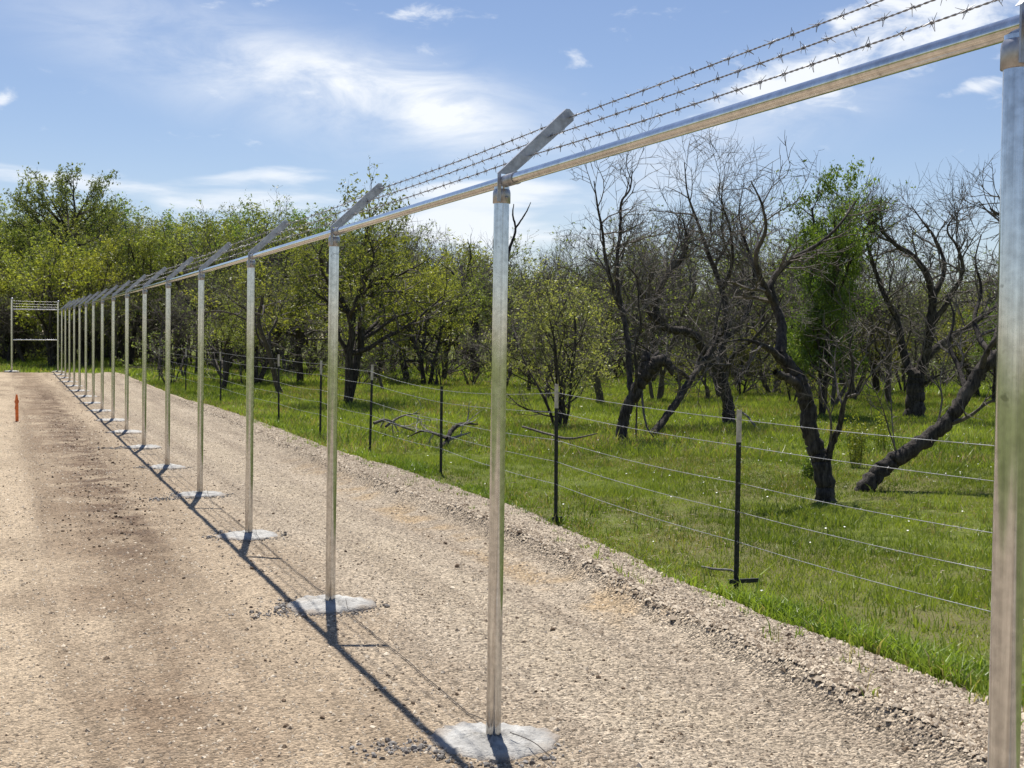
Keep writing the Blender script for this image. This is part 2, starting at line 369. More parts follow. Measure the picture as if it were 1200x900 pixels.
def road_z(x, y):
    e = edge_x(y); bx_ = np.interp(y, BERM[:, 0], BERM[:, 1])
    z = gz(y)+.012*(fbm(x*.9, y*.5, 3)-.5)*2+.007*(fbm(x*7, y*7, 9)-.5)*2
    w = fbm(x*3, y*2, 21)
    bx_ = bx_+.10*(fbm(y*1.7, y*0+3.3, 25)-.5)
    st_ = 1/(1+np.exp(-(x-bx_)/.022)); fade = np.clip(1.25-y/40, .15, 1); z = z+(st_*.060+.060*np.exp(-((x-bx_-.05)/.08)**2)*(.1+1.5*w))*fade
    z = z-.030*np.exp(-((x-(bx_-.40))/.20)**2)-.014*np.exp(-((x-1.0)/.25)**2)
    z = z+.012*fbm(x*14, y*14, 33)*np.exp(-((x-bx_-.15)/.4)**2)*2
    tr = np.exp(-((x+.75)/.35)**2)*np.where(y > 8, 1, 0); z = z+tr*.03*(fbm(x*4, y*3, 41)-.4)
    z = z-.09*np.clip((x-(e-.22))/.3, 0, 1)**2            # falls away into the meadow
    z = z-.09*np.clip((y-53.0)/.9, 0, 1)
    z = z-.05*np.clip(-8-x, 0, 2)
    return z
def meadow_z(x, y):
    return gz(y)-.035+.05*(fbm(x*.35, y*.35, 5)-.5)*2+.02*(fbm(x*2, y*2, 6)-.5)*2

def grid(xs, ys, zf):
    X, Y = np.meshgrid(xs, ys, indexing='xy'); Z = zf(X, Y); nx, ny = len(xs), len(ys)
    i = np.arange(nx-1)[None, :]; j = np.arange(ny-1)[:, None]*nx; k = i+j
    return np.stack([X, Y, Z], -1).reshape(-1, 3), np.stack([k, k+1, k+1+nx, k+nx], -1).reshape(-1, 4)
g = MB()
xs = np.concatenate([[-900, -400, -150, -60, -30], np.arange(-14, 40, .5), [42, 46, 52, 60, 75, 100, 150, 300, 500, 1000]])
ys = np.concatenate([[-300, -100, -40, -20], np.arange(-10, 62, .5), [64, 68, 74, 82, 95, 120, 180, 300, 600, 1200]])
def gzf(X, Y):
    z = meadow_z(X, Y); under = (X < edge_x(Y)-.3) & (Y < 53.0) & (X > -12)
    return np.where(under, z-.18, z)
v, f = grid(xs, ys, gzf); g.add(v, f)
ground = tag(g.build('ground', M['soil'], smooth=True), kind='structure')
g = MB()
ys = np.concatenate([np.arange(-12, 3, .5), np.arange(3, 17, .035), np.arange(17, 54.2, .12)])
ub = np.concatenate([np.linspace(0, .55, 30), np.linspace(.56, 1, 125)])
X = np.empty((len(ys), len(ub))); Y = np.repeat(ys[:, None], len(ub), 1)
jag = (fbm(ys*2.2, ys*0+.5, 77)-.5)*.30
ex = edge_x(ys)+.10+jag
for k, w in enumerate(ub): X[:, k] = -11*(1-w)+ex*w
Z = road_z(X, Y)
nx, ny = len(ub), len(ys); i = np.arange(nx-1)[None, :]; j = np.arange(ny-1)[:, None]*nx; k = i+j
g.add(np.stack([X, Y, Z], -1).reshape(-1, 3), np.stack([k, k+1, k+1+nx, k+nx], -1).reshape(-1, 4))
road = tag(g.build('gravel_road', M['gravel'], smooth=True), kind='structure')

# loose stones ------------------------------------------------------------
def stones(name, n_pts, size, zoff, matname, seed, zf=road_z, shade=(0, 1), flat=.6, big=False):
    r = np.random.RandomState(seed); x, y = n_pts; n = len(x); z = zf(x, y)
    if big:
        g_ = (1+5**.5)/2; base = np.array([(-1, g_, 0), (1, g_, 0), (-1, -g_, 0), (1, -g_, 0), (0, -1, g_), (0, 1, g_), (0, -1, -g_), (0, 1, -g_), (g_, 0, -1), (g_, 0, 1), (-g_, 0, -1), (-g_, 0, 1)])/1.9
        tri = np.array([(0, 11, 5), (0, 5, 1), (0, 1, 7), (0, 7, 10), (0, 10, 11), (1, 5, 9), (5, 11, 4), (11, 10, 2), (10, 7, 6), (7, 1, 8), (3, 9, 4), (3, 4, 2), (3, 2, 6), (3, 6, 8), (3, 8, 9), (4, 9, 5), (2, 4, 11), (6, 2, 10), (8, 6, 7), (9, 8, 1)])
    else:
        base = np.array([(1, 0, -.1), (.3, .95, .1), (-.8, .6, -.1), (-.8, -.6, .1), (.3, -.95, -.1), (.35, .2, .85), (-.4, -.1, .8)], float)
        base[:5, 2] -= .35
        tri = np.array([(0, 1, 5), (1, 2, 5), (2, 6, 5), (2, 3, 6), (3, 4, 6), (4, 5, 6), (4, 0, 5)])   # lower half sits in the ground
    nb = len(base); V = base[None]*(.8+.45*r.rand(n, nb, 1))*(.75+.5*r.rand(n, 1, 3))+r.normal(0, .10, (n, nb, 3)); V[..., 2] *= flat
    a = r.rand(n)*6.283; ca, sa = np.cos(a)[:, None], np.sin(a)[:, None]
    V = np.stack([V[..., 0]*ca-V[..., 1]*sa, V[..., 0]*sa+V[..., 1]*ca, V[..., 2]], -1)*size[:, None, None]
    V += np.stack([x, y, z+size*zoff], -1)[:, None, :]
    m = MB(); sh = shade[0]+(shade[1]-shade[0])*r.rand(n)
    m.add(V.reshape(-1, 3), (tri[None]+np.arange(n)[:, None, None]*nb).reshape(-1, 3), 0, np.repeat(sh, nb))
    return m.build(name, M[matname])
def ln(r, n, med, sig, mx): return np.minimum(med*np.exp(r.normal(0, sig, n)), mx)
r = np.random.RandomState(11)
n = 80000; y = 3.2+25*r.rand(n)**1.9; x = -3.4+r.rand(n)*(edge_x(y)+3.4)
keep = r.rand(n) < np.where(x > -.2, 1.0, .72)*(.35+1.1*fbm(x*1.4, y*1.0, 51)); x, y = x[keep], y[keep]
tag(stones('gravel_stones', (x, y), ln(r, len(x), .0058, .40, .019), .25, 'pebble', 12), 'small pale loose stones scattered over the gravel road', 'gravel', kind='stuff')
n = 46000; y = 3.3+30*r.rand(n)**1.8; bx_ = np.interp(y, BERM[:, 0], BERM[:, 1]); x = np.where(r.rand(n) < .45, bx_+.06+np.abs(r.normal(0, .10, n)), bx_+r.rand(n)*(edge_x(y)-bx_+.08)+np.where(r.rand(n) < .04, np.abs(r.normal(0, .18, n)), 0))
k2 = x < edge_x(y)+.5; x, y = x[k2], y[k2]
stone_z = lambda X_, Y_: np.where(X_ > edge_x(Y_)+.05, np.maximum(meadow_z(X_, Y_), road_z(X_, Y_)), road_z(X_, Y_))
tag(stones('windrow_stones', (x, y), ln(r, len(x), .0085, .42, .028)*np.where(x < np.interp(y, BERM[:, 0], BERM[:, 1])+.18, 1.0, .80), .35, 'pebble', 13, zf=stone_z), 'ridge of loose stones piled along the grass edge of the road', 'gravel', kind='stuff')
cl = []
for (cx, cy, sx, sy, m_) in [(-1.15, 12.2, .35, .8, 150), (-.95, 15, .3, 1.6, 240), (-.8, 19, .3, 3, 240), (-.6, 10.4, .35, .6, 34), (-.5, 8.4, .35, .6, 16), (-.35, 6.2, .25, .5, 16), (-.8, 26, .35, 4, 240), (-1.5, 17, .6, 4, 60), (.4, 9, .8, 3, 60), (-1, 38, .5, 5, 200), (.9, 14, .7, 5, 60)]:
    cl.append(np.stack([cx+r.normal(0, sx, m_), cy+r.normal(0, sy, m_)], 1))
cl = np.concatenate(cl); cl = cl[cl[:, 1] > 3.6]
tag(stones('dirt_clods', (cl[:, 0], cl[:, 1]), ln(r, len(cl), .0066, .45, .019), .4, 'clod', 14, flat=.8, big=True), 'dark crumbled dirt clods beside the fence posts', 'dirt', kind='stuff')

# ---------------------------------------------------------------- the security fence
SP, H = 3.048, 2.44; Y1 = 5.241
RP, RR = .0330, .0235
posts_y = [Y1+(i-1)*SP for i in range(-1, 17)]          # last line post, then the corner
posts_y[1] -= .036
CORNER_Y = Y1+16*SP
fence = tag(empty('security_fence', (0, Y1, 0)), 'long galvanised steel fence frame with angled barbed wire arms along the gravel road', 'fence')
OFF = Vector((0, Y1, 0))
mb = MB(); mb.lathe([(RP, -.08), (RP, H-.018)], 28); post_me = mb.mesh('fence_post', M['post'], True)
mb = MB(); mb.lathe([(RP+.001, H-.090), (RP+.0055, H-.088), (RP+.0055, H-.045), (RP+.003, H-.032), (RP-.004, H-.022)], 28)
cap_me = mb.mesh('post_cap', M['cap'], True)
# barb arm: flat pressed plate facing along the fence, leaning out over the meadow, on a narrow stem beside the rail
mb = MB()
bz = H+.036; vx, vz = .305, .295
plate = [(-.034, bz), (.030, bz-.006), (vx+.012, bz+vz-.045), (vx+.012, bz+vz-.016), (vx-.008, bz+vz+.004), (vx-.024, bz+vz+.004)]
mb.prism(plate[::-1], -.0395, -.0365, 'y')
mb.prism([(.030, bz-.006), (vx+.012, bz+vz-.045), (vx+.012, bz+vz-.041), (.026, bz-.002)][::-1], -.0365, -.016, 'y')
mb.prism([(-.034, bz), (-.029, bz), (vx-.020, bz+vz+.002), (vx-.024, bz+vz+.004)], -.0365, -.020, 'y')
mb.prism([(-.034, H-.085), (-.019, H-.085), (-.019, bz), (-.034, bz)], -.0405, -.0345, 'y')
arm_me = mb.mesh('barb_arm', M['arm'])
mb = MB(); mb.lathe([(.007, 0), (.007, .006), (.003, .008)], 6); bolt_me = mb.mesh('bolt', M['bolt'])
def footing(seed):
    r = np.random.RandomState(seed); m = MB(); seg = 56; a = np.linspace(0, 2*math.pi, seg, endpoint=False)
    lob = 1+.09*np.sin(a*2+r.rand()*6)+.07*np.sin(a*3+r.rand()*6)+.04*np.sin(a*7+r.rand()*6)+r.normal(0, .026, seg)
    V = []
    rings = [(.10, .046), (.25, .043), (.4, .040), (.55, .036), (.7, .032), (.82, .027), (.92, .021), (.98, .010), (1.0, -.06)]
    for q_, z in rings:
        V.append(np.stack([q_*.29*lob*np.cos(a), q_*.27*lob*np.sin(a), z+.006*math.sin(q_*9+seed)*np.sin(a*2+seed)+r.normal(0, .0042, seg)], 1))
    f = []
    for k in range(len(rings)-1):
        for i in range(seg): j = (i+1) % seg; f.append((k*seg+i, k*seg+j, (k+1)*seg+j, (k+1)*seg+i)[::-1])
    m.add(np.concatenate(V), f); m.add(V[0], [tuple(range(seg))])
    return m.mesh('concrete_footing', M['concrete'], True)
foots = [footing(s) for s in (3, 5, 8, 13, 21)]
crumbs = []
r = np.random.RandomState(5)
lean = {0: 0.0}
for i, y in enumerate(posts_y):
    z = float(gz(y))
    p = inst('fence_post', post_me, fence, Vector((0, y, z))-OFF, r.rand()*6)
    if i == 1: p.rotation_euler = (-.0085, 0, 0)          # this one is a little out of plumb
    # counter-rotate children so that caps and arms face along the fence
    for nm, me in (('post_cap', cap_me), ('barb_arm', arm_me)):
        c = inst(nm, me, p); c.rotation_euler.z = -p.rotation_euler.z
    if i < 6:
        c = inst('bolt', bolt_me, p); c.rotation_euler = (rad(90), 0, 0)
        c.matrix_parent_inverse = Matrix.Rotation(-p.rotation_euler.z, 4, 'Z'); c.location = (.008, -RP-.004, H-.066)
    c = inst('concrete_footing', foots[i % 5], p, (0, 0, -.012), r.rand()*6, .92+.2*r.rand())
    if y < 3: continue
    nn = 90 if i < 8 else 50
    for (aa, ss, cnt) in ((-1.7+r.normal(0, .3), .9, nn), (2.9+r.normal(0, .3), .5, nn//2)):
        an = aa+r.normal(0, ss, cnt); ra = .285+np.abs(r.normal(0, .05, cnt)); crumbs.append(np.stack([np.cos(an)*ra, y+np.sin(an)*ra], 1))
    if i in (2, 3, 5, 7):
        cx, cy = -.42, y-.18+r.normal(0, .1); crumbs.append(np.stack([cx+r.normal(0, .11, 110), cy+r.normal(0, .07, 110)], 1))
crumbs = np.concatenate(crumbs)
tag(stones('concrete_crumbs', (crumbs[:, 0], crumbs[:, 1]), ln(r, len(crumbs), .0066, .5, .022), .35, 'crumb', 15, flat=.8, big=True), 'grey concrete crumbs spilled round the post footings', 'rubble', kind='stuff')
# corner post without an arm, a little taller
mb = MB(); mb.lathe([(.040, -.08), (.040, H+.31)], 20); corner_me = mb.mesh('corner_post', M['post'], True)
mb = MB(); mb.lathe([(.042, H+.30), (.044, H+.302), (.044, H+.34), (.030, H+.362), (.008, H+.368)], 20); dome_me = mb.mesh('dome_cap', M['cap'], True)
zc = float(gz(CORNER_Y))
p = inst('corner_post', corner_me, fence, Vector((-.02, CORNER_Y, zc))-OFF); inst('dome_cap', dome_me, p); inst('concrete_footing', foots[1], p, (0, 0, -.012), 1.0)
# rails: one length for each bay, with a sleeve over each joint
ally = posts_y+[CORNER_Y]
for i in range(len(ally)-1):
    a = np.array([0.004, ally[i]+.001, float(gz(ally[i]))+H+.004]); b_ = np.array([0.004, ally[i+1]-.001, float(gz(ally[i+1]))+H+.004])
    mb = MB(); P = [a+(b_-a)*s for s in np.linspace(0, 1, 5)]; P = [q_-np.array([0, Y1, 0]) for q_ in P]; mb.tube(P, RR, 22, cap=True)
    ro = mb.build('top_rail', M['rail'], fence, True)
    e = b_-np.array([0, Y1, 0]); d = (a-b_)/np.linalg.norm(a-b_)
    if i < 12:
        mb = MB(); mb.tube([e+d*.01, e+d*.155], RR+.0028, 22, cap=True); mb.build('rail_sleeve', M['cap'], ro, True)
        mb = MB(); mb.tube([e+d*.155, e+d*.163], RR+.0042, 22, cap=True); mb.build('sleeve_lip', M['cap'], ro, True)
# barbed wire: three strands of two twisted wires with four-point barbs
WS = [.33, .64, .935]
def wire_pt(s, y): return np.array([.018+vx*s-.004, y, float(gz(y))+bz+vz*s-.012])
def barb_mesh():
    m = MB(); q = .0042
    for sgn in (-1, 1):
        th = np.linspace(0, 4.7, 9); P = np.stack([q*np.cos(th), np.linspace(-.006, .006, 9)*sgn, q*np.sin(th)], 1)
        m.tube(P, .0012, 4)
        for a0, yy in ((0.0 if sgn > 0 else .9, -.006), (4.7 if sgn > 0 else 3.6, .006)):
            d = np.array([math.cos(a0+.6*sgn), .35*sgn, math.sin(a0+.6*sgn)]); s0 = np.array([q*math.cos(a0), yy*sgn, q*math.sin(a0)])
            m.tube([s0, s0+d*.019], [.0012, .0006], 4); m.tube([s0, s0-d*.017+np.array([0, .004, 0])], [.0012, .0006], 4)
    return m
bm_ = barb_mesh(); barb_me = bm_.mesh('barb', M['bwire'], True)
bV = np.concatenate(bm_.v); bF = np.concatenate([x_ for k_, l_ in bm_.f.items() for x_ in l_])
for si, s in enumerate(WS):
    pa = []; 
    yy = np.concatenate([np.arange(ally[0], 8.4, .012), np.arange(8.4, 20, .05), np.arange(20, CORNER_Y-.02, .4)])
    ends = np.array(ally)
    def base(y):
        k = np.searchsorted(ends, y, 'right')-1; k = min(max(k, 0), len(ends)-2); tt = (y-ends[k])/(ends[k+1]-ends[k])
        sag = .010*4*tt*(1-tt)*(1+.4*math.sin(k*2.1+si))
        q_ = wire_pt(s, y); 
        if y > ends[-2]:                       # the last bay runs down to the corner post
            q_ = q_*(1-tt)+np.array([-.02, y, float(gz(y))+H+.04+.10*si])*tt
        q_[2] -= sag; return q_
    C_ = np.array([base(y) for y in yy])-np.array([0, Y1, 0]); mb = MB()
    ph = yy*2*math.pi/.055
    for o_ in (0, math.pi):
        amp = np.where(yy < 8.4, .0017, .0013)
        D = C_.copy(); near = yy < 8.4
        D[:, 0] += np.where(near, amp*np.cos(ph+o_), amp*math.cos(o_)); D[:, 2] += np.where(near, amp*np.sin(ph+o_), 0)
        mb.tube(D, .0017, 5)
    wo = mb.build('barbed_wire', M['bwire'], fence, True)
    far = MB(); r = np.random.RandomState(60+si)
    yb = ally[0]+.06+si*.04
    while yb < 40:
        c0 = base(yb)-np.array([0, Y1, 0]); th = r.rand()*6.28
        if yb < 9.2:
            bo = inst('barb', barb_me, wo, c0); bo.rotation_euler.y = th
        else:
            R_ = np.array([[math.cos(th), 0, math.sin(th)], [0, 1, 0], [-math.sin(th), 0, math.cos(th)]])
            if yb < 24: far.add(bV @ R_.T+c0, bF)
            else: far.box(c0-np.array([.004, .006, .008]), c0+np.array([.004, .006, .008]))
        yb += .127+r.normal(0, .005)
    fo = far.build('far_barbs', M['bwire'], wo); fo['kind'] = 'stuff'

# short return at the far end: one post, two rails and three wires back to the corner
ret = tag(empty('fence_return', (-1.72, CORNER_Y, zc)), 'short galvanised fence return with two horizontal rails beside the far corner', 'fence panel')
q0 = np.array([0, 0, 0.]); L = 1.72-.02-.045
mb = MB(); mb.lathe([(.046, -.08), (.046, H+.36)], 20); mb.build('end_post', M['post'], ret, True)
mb = MB(); mb.lathe([(.048, H+.35), (.050, H+.352), (.050, H+.40), (.034, H+.425), (.008, H+.432)], 20); mb.build('dome_cap', M['cap'], ret, True)
inst('concrete_footing', foots[2], ret, (0, 0, -.012), .4, 1.1)
for z_ in (H-.02, 1.23):
    mb = MB(); mb.tube([(.045, 0, z_), (L*.5, 0, z_+.01), (L, 0, z_+.02)], .024, 14, cap=True); mb.build('rail', M['rail'], ret, True)
for z_ in (H+.10, H+.20, H+.31):
    mb = MB(); mb.tube([(.04, 0, z_), (L*.5, 0, z_-.005), (L, 0, z_-.005)], .0035, 5); mb.build('barbed_wire', M['fwire'], ret, True)
# loose tension wire lying along the post line
r = np.random.RandomState(9)
for (ya, yb_) in ((5.28, 8.1), (8.35, 11.2), (11.4, 14.2)):
    yy = np.arange(ya, yb_, .06); xx = .035+.012*np.cumsum(r.normal(0, .16, len(yy)))*.5
    zz = road_z(xx, yy)+.010; zz[0] += .05; zz[-1] += .045
    dd = np.minimum(np.abs(yy-ya), np.abs(yy-yb_)); zz = zz+np.where(dd < .35, .045*(1-dd/.35), 0)
    mb = MB(); mb.tube(np.stack([xx, yy, zz], 1), .0019, 5)
    tag(mb.build('ground_wire', M['tie'], None, True), 'thin dark wire lying on the gravel between two post footings', 'wire', 'wires lying between the footings')
yy = np.linspace(5.16, 4.86, 12)
mb = MB(); mb.tube(np.stack([.035+(5.2-yy)*.28+.02*np.sin(yy*14), yy, np.linspace(.058, .038, 12)], 1), .0022, 5)
tag(mb.build('wire_offcut', M['tie'], None, True), 'thin curled wire offcut on the concrete footing', 'wire')

# ---------------------------------------------------------------- pasture fence on T posts
TP = [(2.98, 4.62, 1.35, 1), (2.98, 8.12, 1.35, 1), (3.02, 11.53, 1.365, 1), (3.34, 16.07, 1.15, 0), (3.25, 19.28, 1.38, 1), (3.16, 22.26, 1.33, 1), (3.10, 25.64, 1.37, 1), (3.16, 33.45, 1.31, 1), (2.98, 38.89, 1.27, 1), (2.92, 45.4, 1.15, 1)]
pf = tag(empty('pasture_fence', (TP[1][0], TP[1][1], 0)), 'low wire pasture fence on dark steel posts along the meadow edge', 'wire fence')
PO = np.array([TP[1][0], TP[1][1], 0])
def tsec(w=.019, tk=.0045, st=.036): return [(-w, -tk), (w, -tk), (w, 0), (tk*.6, 0), (tk*.6, st), (-tk*.6, st), (-tk*.6, 0), (-w, 0)]
for k, (x, y, h, tip) in enumerate(TP):
    z = float(meadow_z(np.array(x), np.array(y))); mb = MB()
    mb.prism(tsec(), -.1, h-(.235 if tip else 0), 'z')
    for zz in np.arange(.12, h-.3, .054): mb.box((-.005, -.0105, zz), (.005, -.0043, zz+.022))
    o = mb.build('t_post', M['tpost'], pf, loc=Vector((x, y, z))-Vector(PO)); o.rotation_euler = (rad((-1, .8, .6, -1.2, .5)[k % 5]), rad((.5, -.6, -1.0, .3, .8)[k % 5]), rad((4, -6, 2, 8, -3)[k % 5]))
    if tip:
        mb = MB(); mb.prism(tsec(.0195, .005, .0365), h-.235, h, 'z'); mb.build('pale_tip', M['tip'], o)
    if k in (1, 2):
        mb = MB(); mb.box((-.07, -.028, .085), (.17, -.012, .115)) if k == 1 else mb.box((-.05, -.028, .02), (.06, -.012, .07)); mb.build('anchor_plate', M['tpost'], o)
for wi, wz in enumerate((1.28, 1.09, .82, .61, .39)):
    P = []
    r = np.random.RandomState(90+wi)
    for k in range(len(TP)-1):
        x0, y0, _, _ = TP[k]; x1, y1, _, _ = TP[k+1]; z0 = float(meadow_z(np.array(x0), np.array(y0))); z1 = float(meadow_z(np.array(x1), np.array(y1)))
        j0 = (wz if k != 3 else wz*.86)+.0; j1 = (wz if k+1 != 3 else wz*.86)
        sg = .012+.02*r.rand()
        for tt in np.linspace(0, 1, 12)[:-1]:
            P.append((x0+(x1-x0)*tt-.014, y0+(y1-y0)*tt-.008, (z0+j0)*(1-tt)+(z1+j1)*tt-sg*4*tt*(1-tt)))
    mb = MB(); mb.tube(np.array(P)-PO, .0023, 5)
    P = np.array(P)
    seglen = np.cumsum(np.concatenate([[0], np.linalg.norm(np.diff(P, axis=0), axis=1)]))
    for d in np.arange(.1, 16, .13):
        c0 = np.array([np.interp(d, seglen, P[:, q_]) for q_ in range(3)])-PO
        for s_ in (-1, 1):
            dv_ = np.array([r.normal(0, .6), r.normal(0, .3), s_]); dv_ *= .015/np.linalg.norm(dv_); mb.tube([c0, c0+dv_], [.0018, .0006], 3)
    mb.build('fence_wire', M['fwire'], pf, True)

# survey stake ------------------------------------------------------------
st = tag(empty('survey_stake', (-1.77, 26.49, float(gz(26.49)))), 'red orange wooden survey stake standing in the dirt beside the fence shadow', 'stake', None)
mb = MB(); mb.box((-.026, -.014, -.05), (.026, .014, .43)); mb.prism([(-.026, .43), (.026, .43), (.010, .52), (-.012, .52)][::-1], -.012, .012, 'y'); o = mb.build('stake_board', M['stake'], st); o.rotation_euler = (rad(2), rad(-2), rad(25))
mb = MB(); mb.box((-.036, -.018, .36), (.036, .018, .41)); mb.prism([(-.03, .36), (-.005, .37), (-.035, .24), (-.055, .25)], -.018, -.015, 'y'); o = mb.build('flagging_tape', M['ribbon'], st); o.rotation_euler = (rad(2), rad(-2), rad(25))

# ---------------------------------------------------------------- trees
class Tree:
    patchy = True
    def __init__(s, seed): s.r = np.random.RandomState(seed); s.br = []; s.leafpts = []; s.leafsh = []; s.fac = 1.0; s.tone = 0.0
    def grow(s, p, d, length, r0, lvl, T):
        """one branch and, recursively, its side branches. T: per-level dicts"""
        L_ = T[lvl]; r = s.r; n = max(3, int(length/L_['seg'])+1); d = d/np.linalg.norm(d)
        P = [p]; step = length/(n-1); ds = [d]
        for k in range(n-1):
            d = d+r.normal(0, L_['wig'], 3)+np.array([0, 0, L_['up']]); d /= np.linalg.norm(d); P.append(P[-1]+d*step); ds.append(d)
        P = np.array(P); rr = r0*(1-(1-L_.get('tip', .3))*np.linspace(0, 1, n)**.9)
        if lvl == 1 or (lvl == 2 and r.rand() < .35): s.fac, s.tone = r.choice([.05, .4, .9, 1.4, 2.0]), r.normal(0, .16)
        s.br.append((lvl, P, rr)); s.side(P, np.array(ds), rr, length, lvl, T)
        return P
    def side(s, P, ds, rr, length, lvl, T, start=None):
        r = s.r; L_ = T[lvl]; n = len(P)
        if lvl+1 >= len(T):
            if 'leaf' in L_: s.leaves(P, L_, length)
            return
        C_ = T[lvl+1]; cnt = C_['n'] if C_['n'] >= 1 and not C_.get('perm') else max(1, int(C_['n']*length+r.rand()))
        if C_.get('perm'): cnt = max(1, int(C_['perm']*length+r.rand()))
        s0 = L_.get('from', .25) if start is None else start
        for k in range(int(cnt)):
            tt = s0+(1-s0)*((k+r.rand())/cnt); x = tt*(n-1); i = min(int(x), n-2); w = x-i
            p = P[i]*(1-w)+P[i+1]*w; d0 = ds[i]; ra = rr[i]*(1-w)+rr[i+1]*w
            a = rad(C_['ang']+r.normal(0, C_.get('angv', 14))); q = r.normal(0, 1, 3); q -= d0*(q @ d0); q /= np.linalg.norm(q)+1e-9
            if C_.get('flat') and q[2] < 0: q[2] *= 1-C_['flat']; q /= np.linalg.norm(q)+1e-9
            d = d0*math.cos(a)+q*math.sin(a)
            ln_ = C_['len']*(1-.35*tt)*math.exp(r.normal(0, .25))
            s.grow(p, d, ln_, max(min(ra*.72, C_.get('rmax', 9)), C_.get('rmin', .003)), lvl+1, T)
        if lvl+1 < len(T) and L_.get('term'):      # a leader goes on from the tip
            s.grow(P[-1], ds[-1], C_['len']*.9, rr[-1]*.9, lvl+1, T)
        if 'leaf' in L_: s.leaves(P, L_, length)
    def leaves(s, P, L_, length):
        r = s.r; n = int(L_['leaf']*length*(s.fac if s.patchy else 1)+r.rand())
        if n <= 0: return
        n = (n+2)//3; x = r.rand(n)**.8*(len(P)-1); i = np.minimum(x.astype(int), len(P)-2); w = (x-i)[:, None]
        C0 = P[i]*(1-w)+P[i+1]*w+r.normal(0, L_.get('spread', .07), (n, 3)); C0 = np.repeat(C0, 3, 0)+r.normal(0, .032, (3*n, 3))   # sprays of three
        s.leafpts.append(C0); s.leafsh.append(np.full(3*n, s.tone))
    def trace(s, P, radii, lvl, T, start=.3, children=True, sub=6):
        """a limb whose course is given"""
        P = np.asarray(P, float); n = len(P); tt = np.linspace(0, n-1, (n-1)*sub+1); i = np.minimum(tt.astype(int), n-2); w = (tt-i)[:, None]
        Pm = np.vstack([2*P[0]-P[1], P, 2*P[-1]-P[-2]])
        a, b_, c, d = Pm[i], Pm[i+1], Pm[i+2], Pm[i+3]
        Q = .5*((2*b_)+(-a+c)*w+(2*a-5*b_+4*c-d)*w**2+(-a+3*b_-3*c+d)*w**3)
        rr = np.interp(tt, np.linspace(0, n-1, len(radii)), radii)
        Q[1:-1] += s.r.normal(0, 1, (len(Q)-2, 3))*rr[1:-1, None]*.10; rr = rr*(1+s.r.normal(0, .035, len(rr)))
        ds = np.gradient(Q, axis=0); ds /= np.linalg.norm(ds, axis=1)[:, None]; L_ = float(np.linalg.norm(np.diff(Q, axis=0), axis=1).sum())
        s.br.append((lvl, Q, rr))
        if children: s.side(Q, ds, rr, L_, lvl, T, start)
        return Q
    def meshes(s, leafmat, lsize, trunk_lv=1, bark_='bark', twig_='twig', nleaf=None):
        tr, cr = MB(), MB(); r = s.r
        for lv, P, rr in s.br:
            if lv <= trunk_lv: tr.tube(P, rr, 9 if lv == 0 else 6)
            else: cr.tube(P, rr, 4 if lv == 2 else 3, 0)
        if s.leafpts:
            C_ = np.concatenate(s.leafpts)
            n = len(C_); sz = lsize*np.minimum(np.exp(r.normal(-.05, .38, n)), 1.7)[:, None]
            a = r.normal(0, 1, (n, 3)); a /= np.linalg.norm(a, axis=1)[:, None]; b_ = r.normal(0, 1, (n, 3)); b_ -= a*(a*b_).sum(1)[:, None]; b_ /= np.linalg.norm(b_, axis=1)[:, None]
            V = np.stack([C_-a*sz, C_-b_*sz*.45, C_+a*sz, C_+b_*sz*.45], 1)
            f = np.arange(n*4).reshape(n, 4)
            cr.add(V.reshape(-1, 3), f, 1, np.repeat(np.clip(.5+np.concatenate(s.leafsh)+r.normal(0, .22, n), 0, 1), 4))
        mt = tr.mesh('trunk', M[bark_], True)
        mc = cr.mesh('crown', [M[twig_], M[leafmat]]) if cr.v else None
        return mt, mc, s
def plant_tree(name, meshes, loc, rz=0, sc=1.0, label=None, group=None, cat='tree'):
    e = empty(name, loc, rz); e.scale = (sc, sc, sc) if not hasattr(sc, '__len__') else sc
    tag(e, label, cat, group)
    inst('trunk', meshes[0], e)
    if meshes[1]: inst('crown', meshes[1], e)
    return e
def local(trace_px, depth, base, dd=None):
    """traced picture points -> metres relative to the tree's foot, each at its own depth"""
    out_ = []
    for k, (a, b_) in enumerate(trace_px):
        out_.append(at(a, b_, depth+(dd[k] if dd is not None else 0))-base)
    return np.array(out_)
def foot(px, py, off=-.05):
    d = ray(px, py); tt = 10.
    for _ in range(80):
        q = CAM+tt*d; tt = .5*tt+.5*((float(gz(q[1]))+off-CAM[2])/d[2])
    q = CAM+tt*d; return q, tt

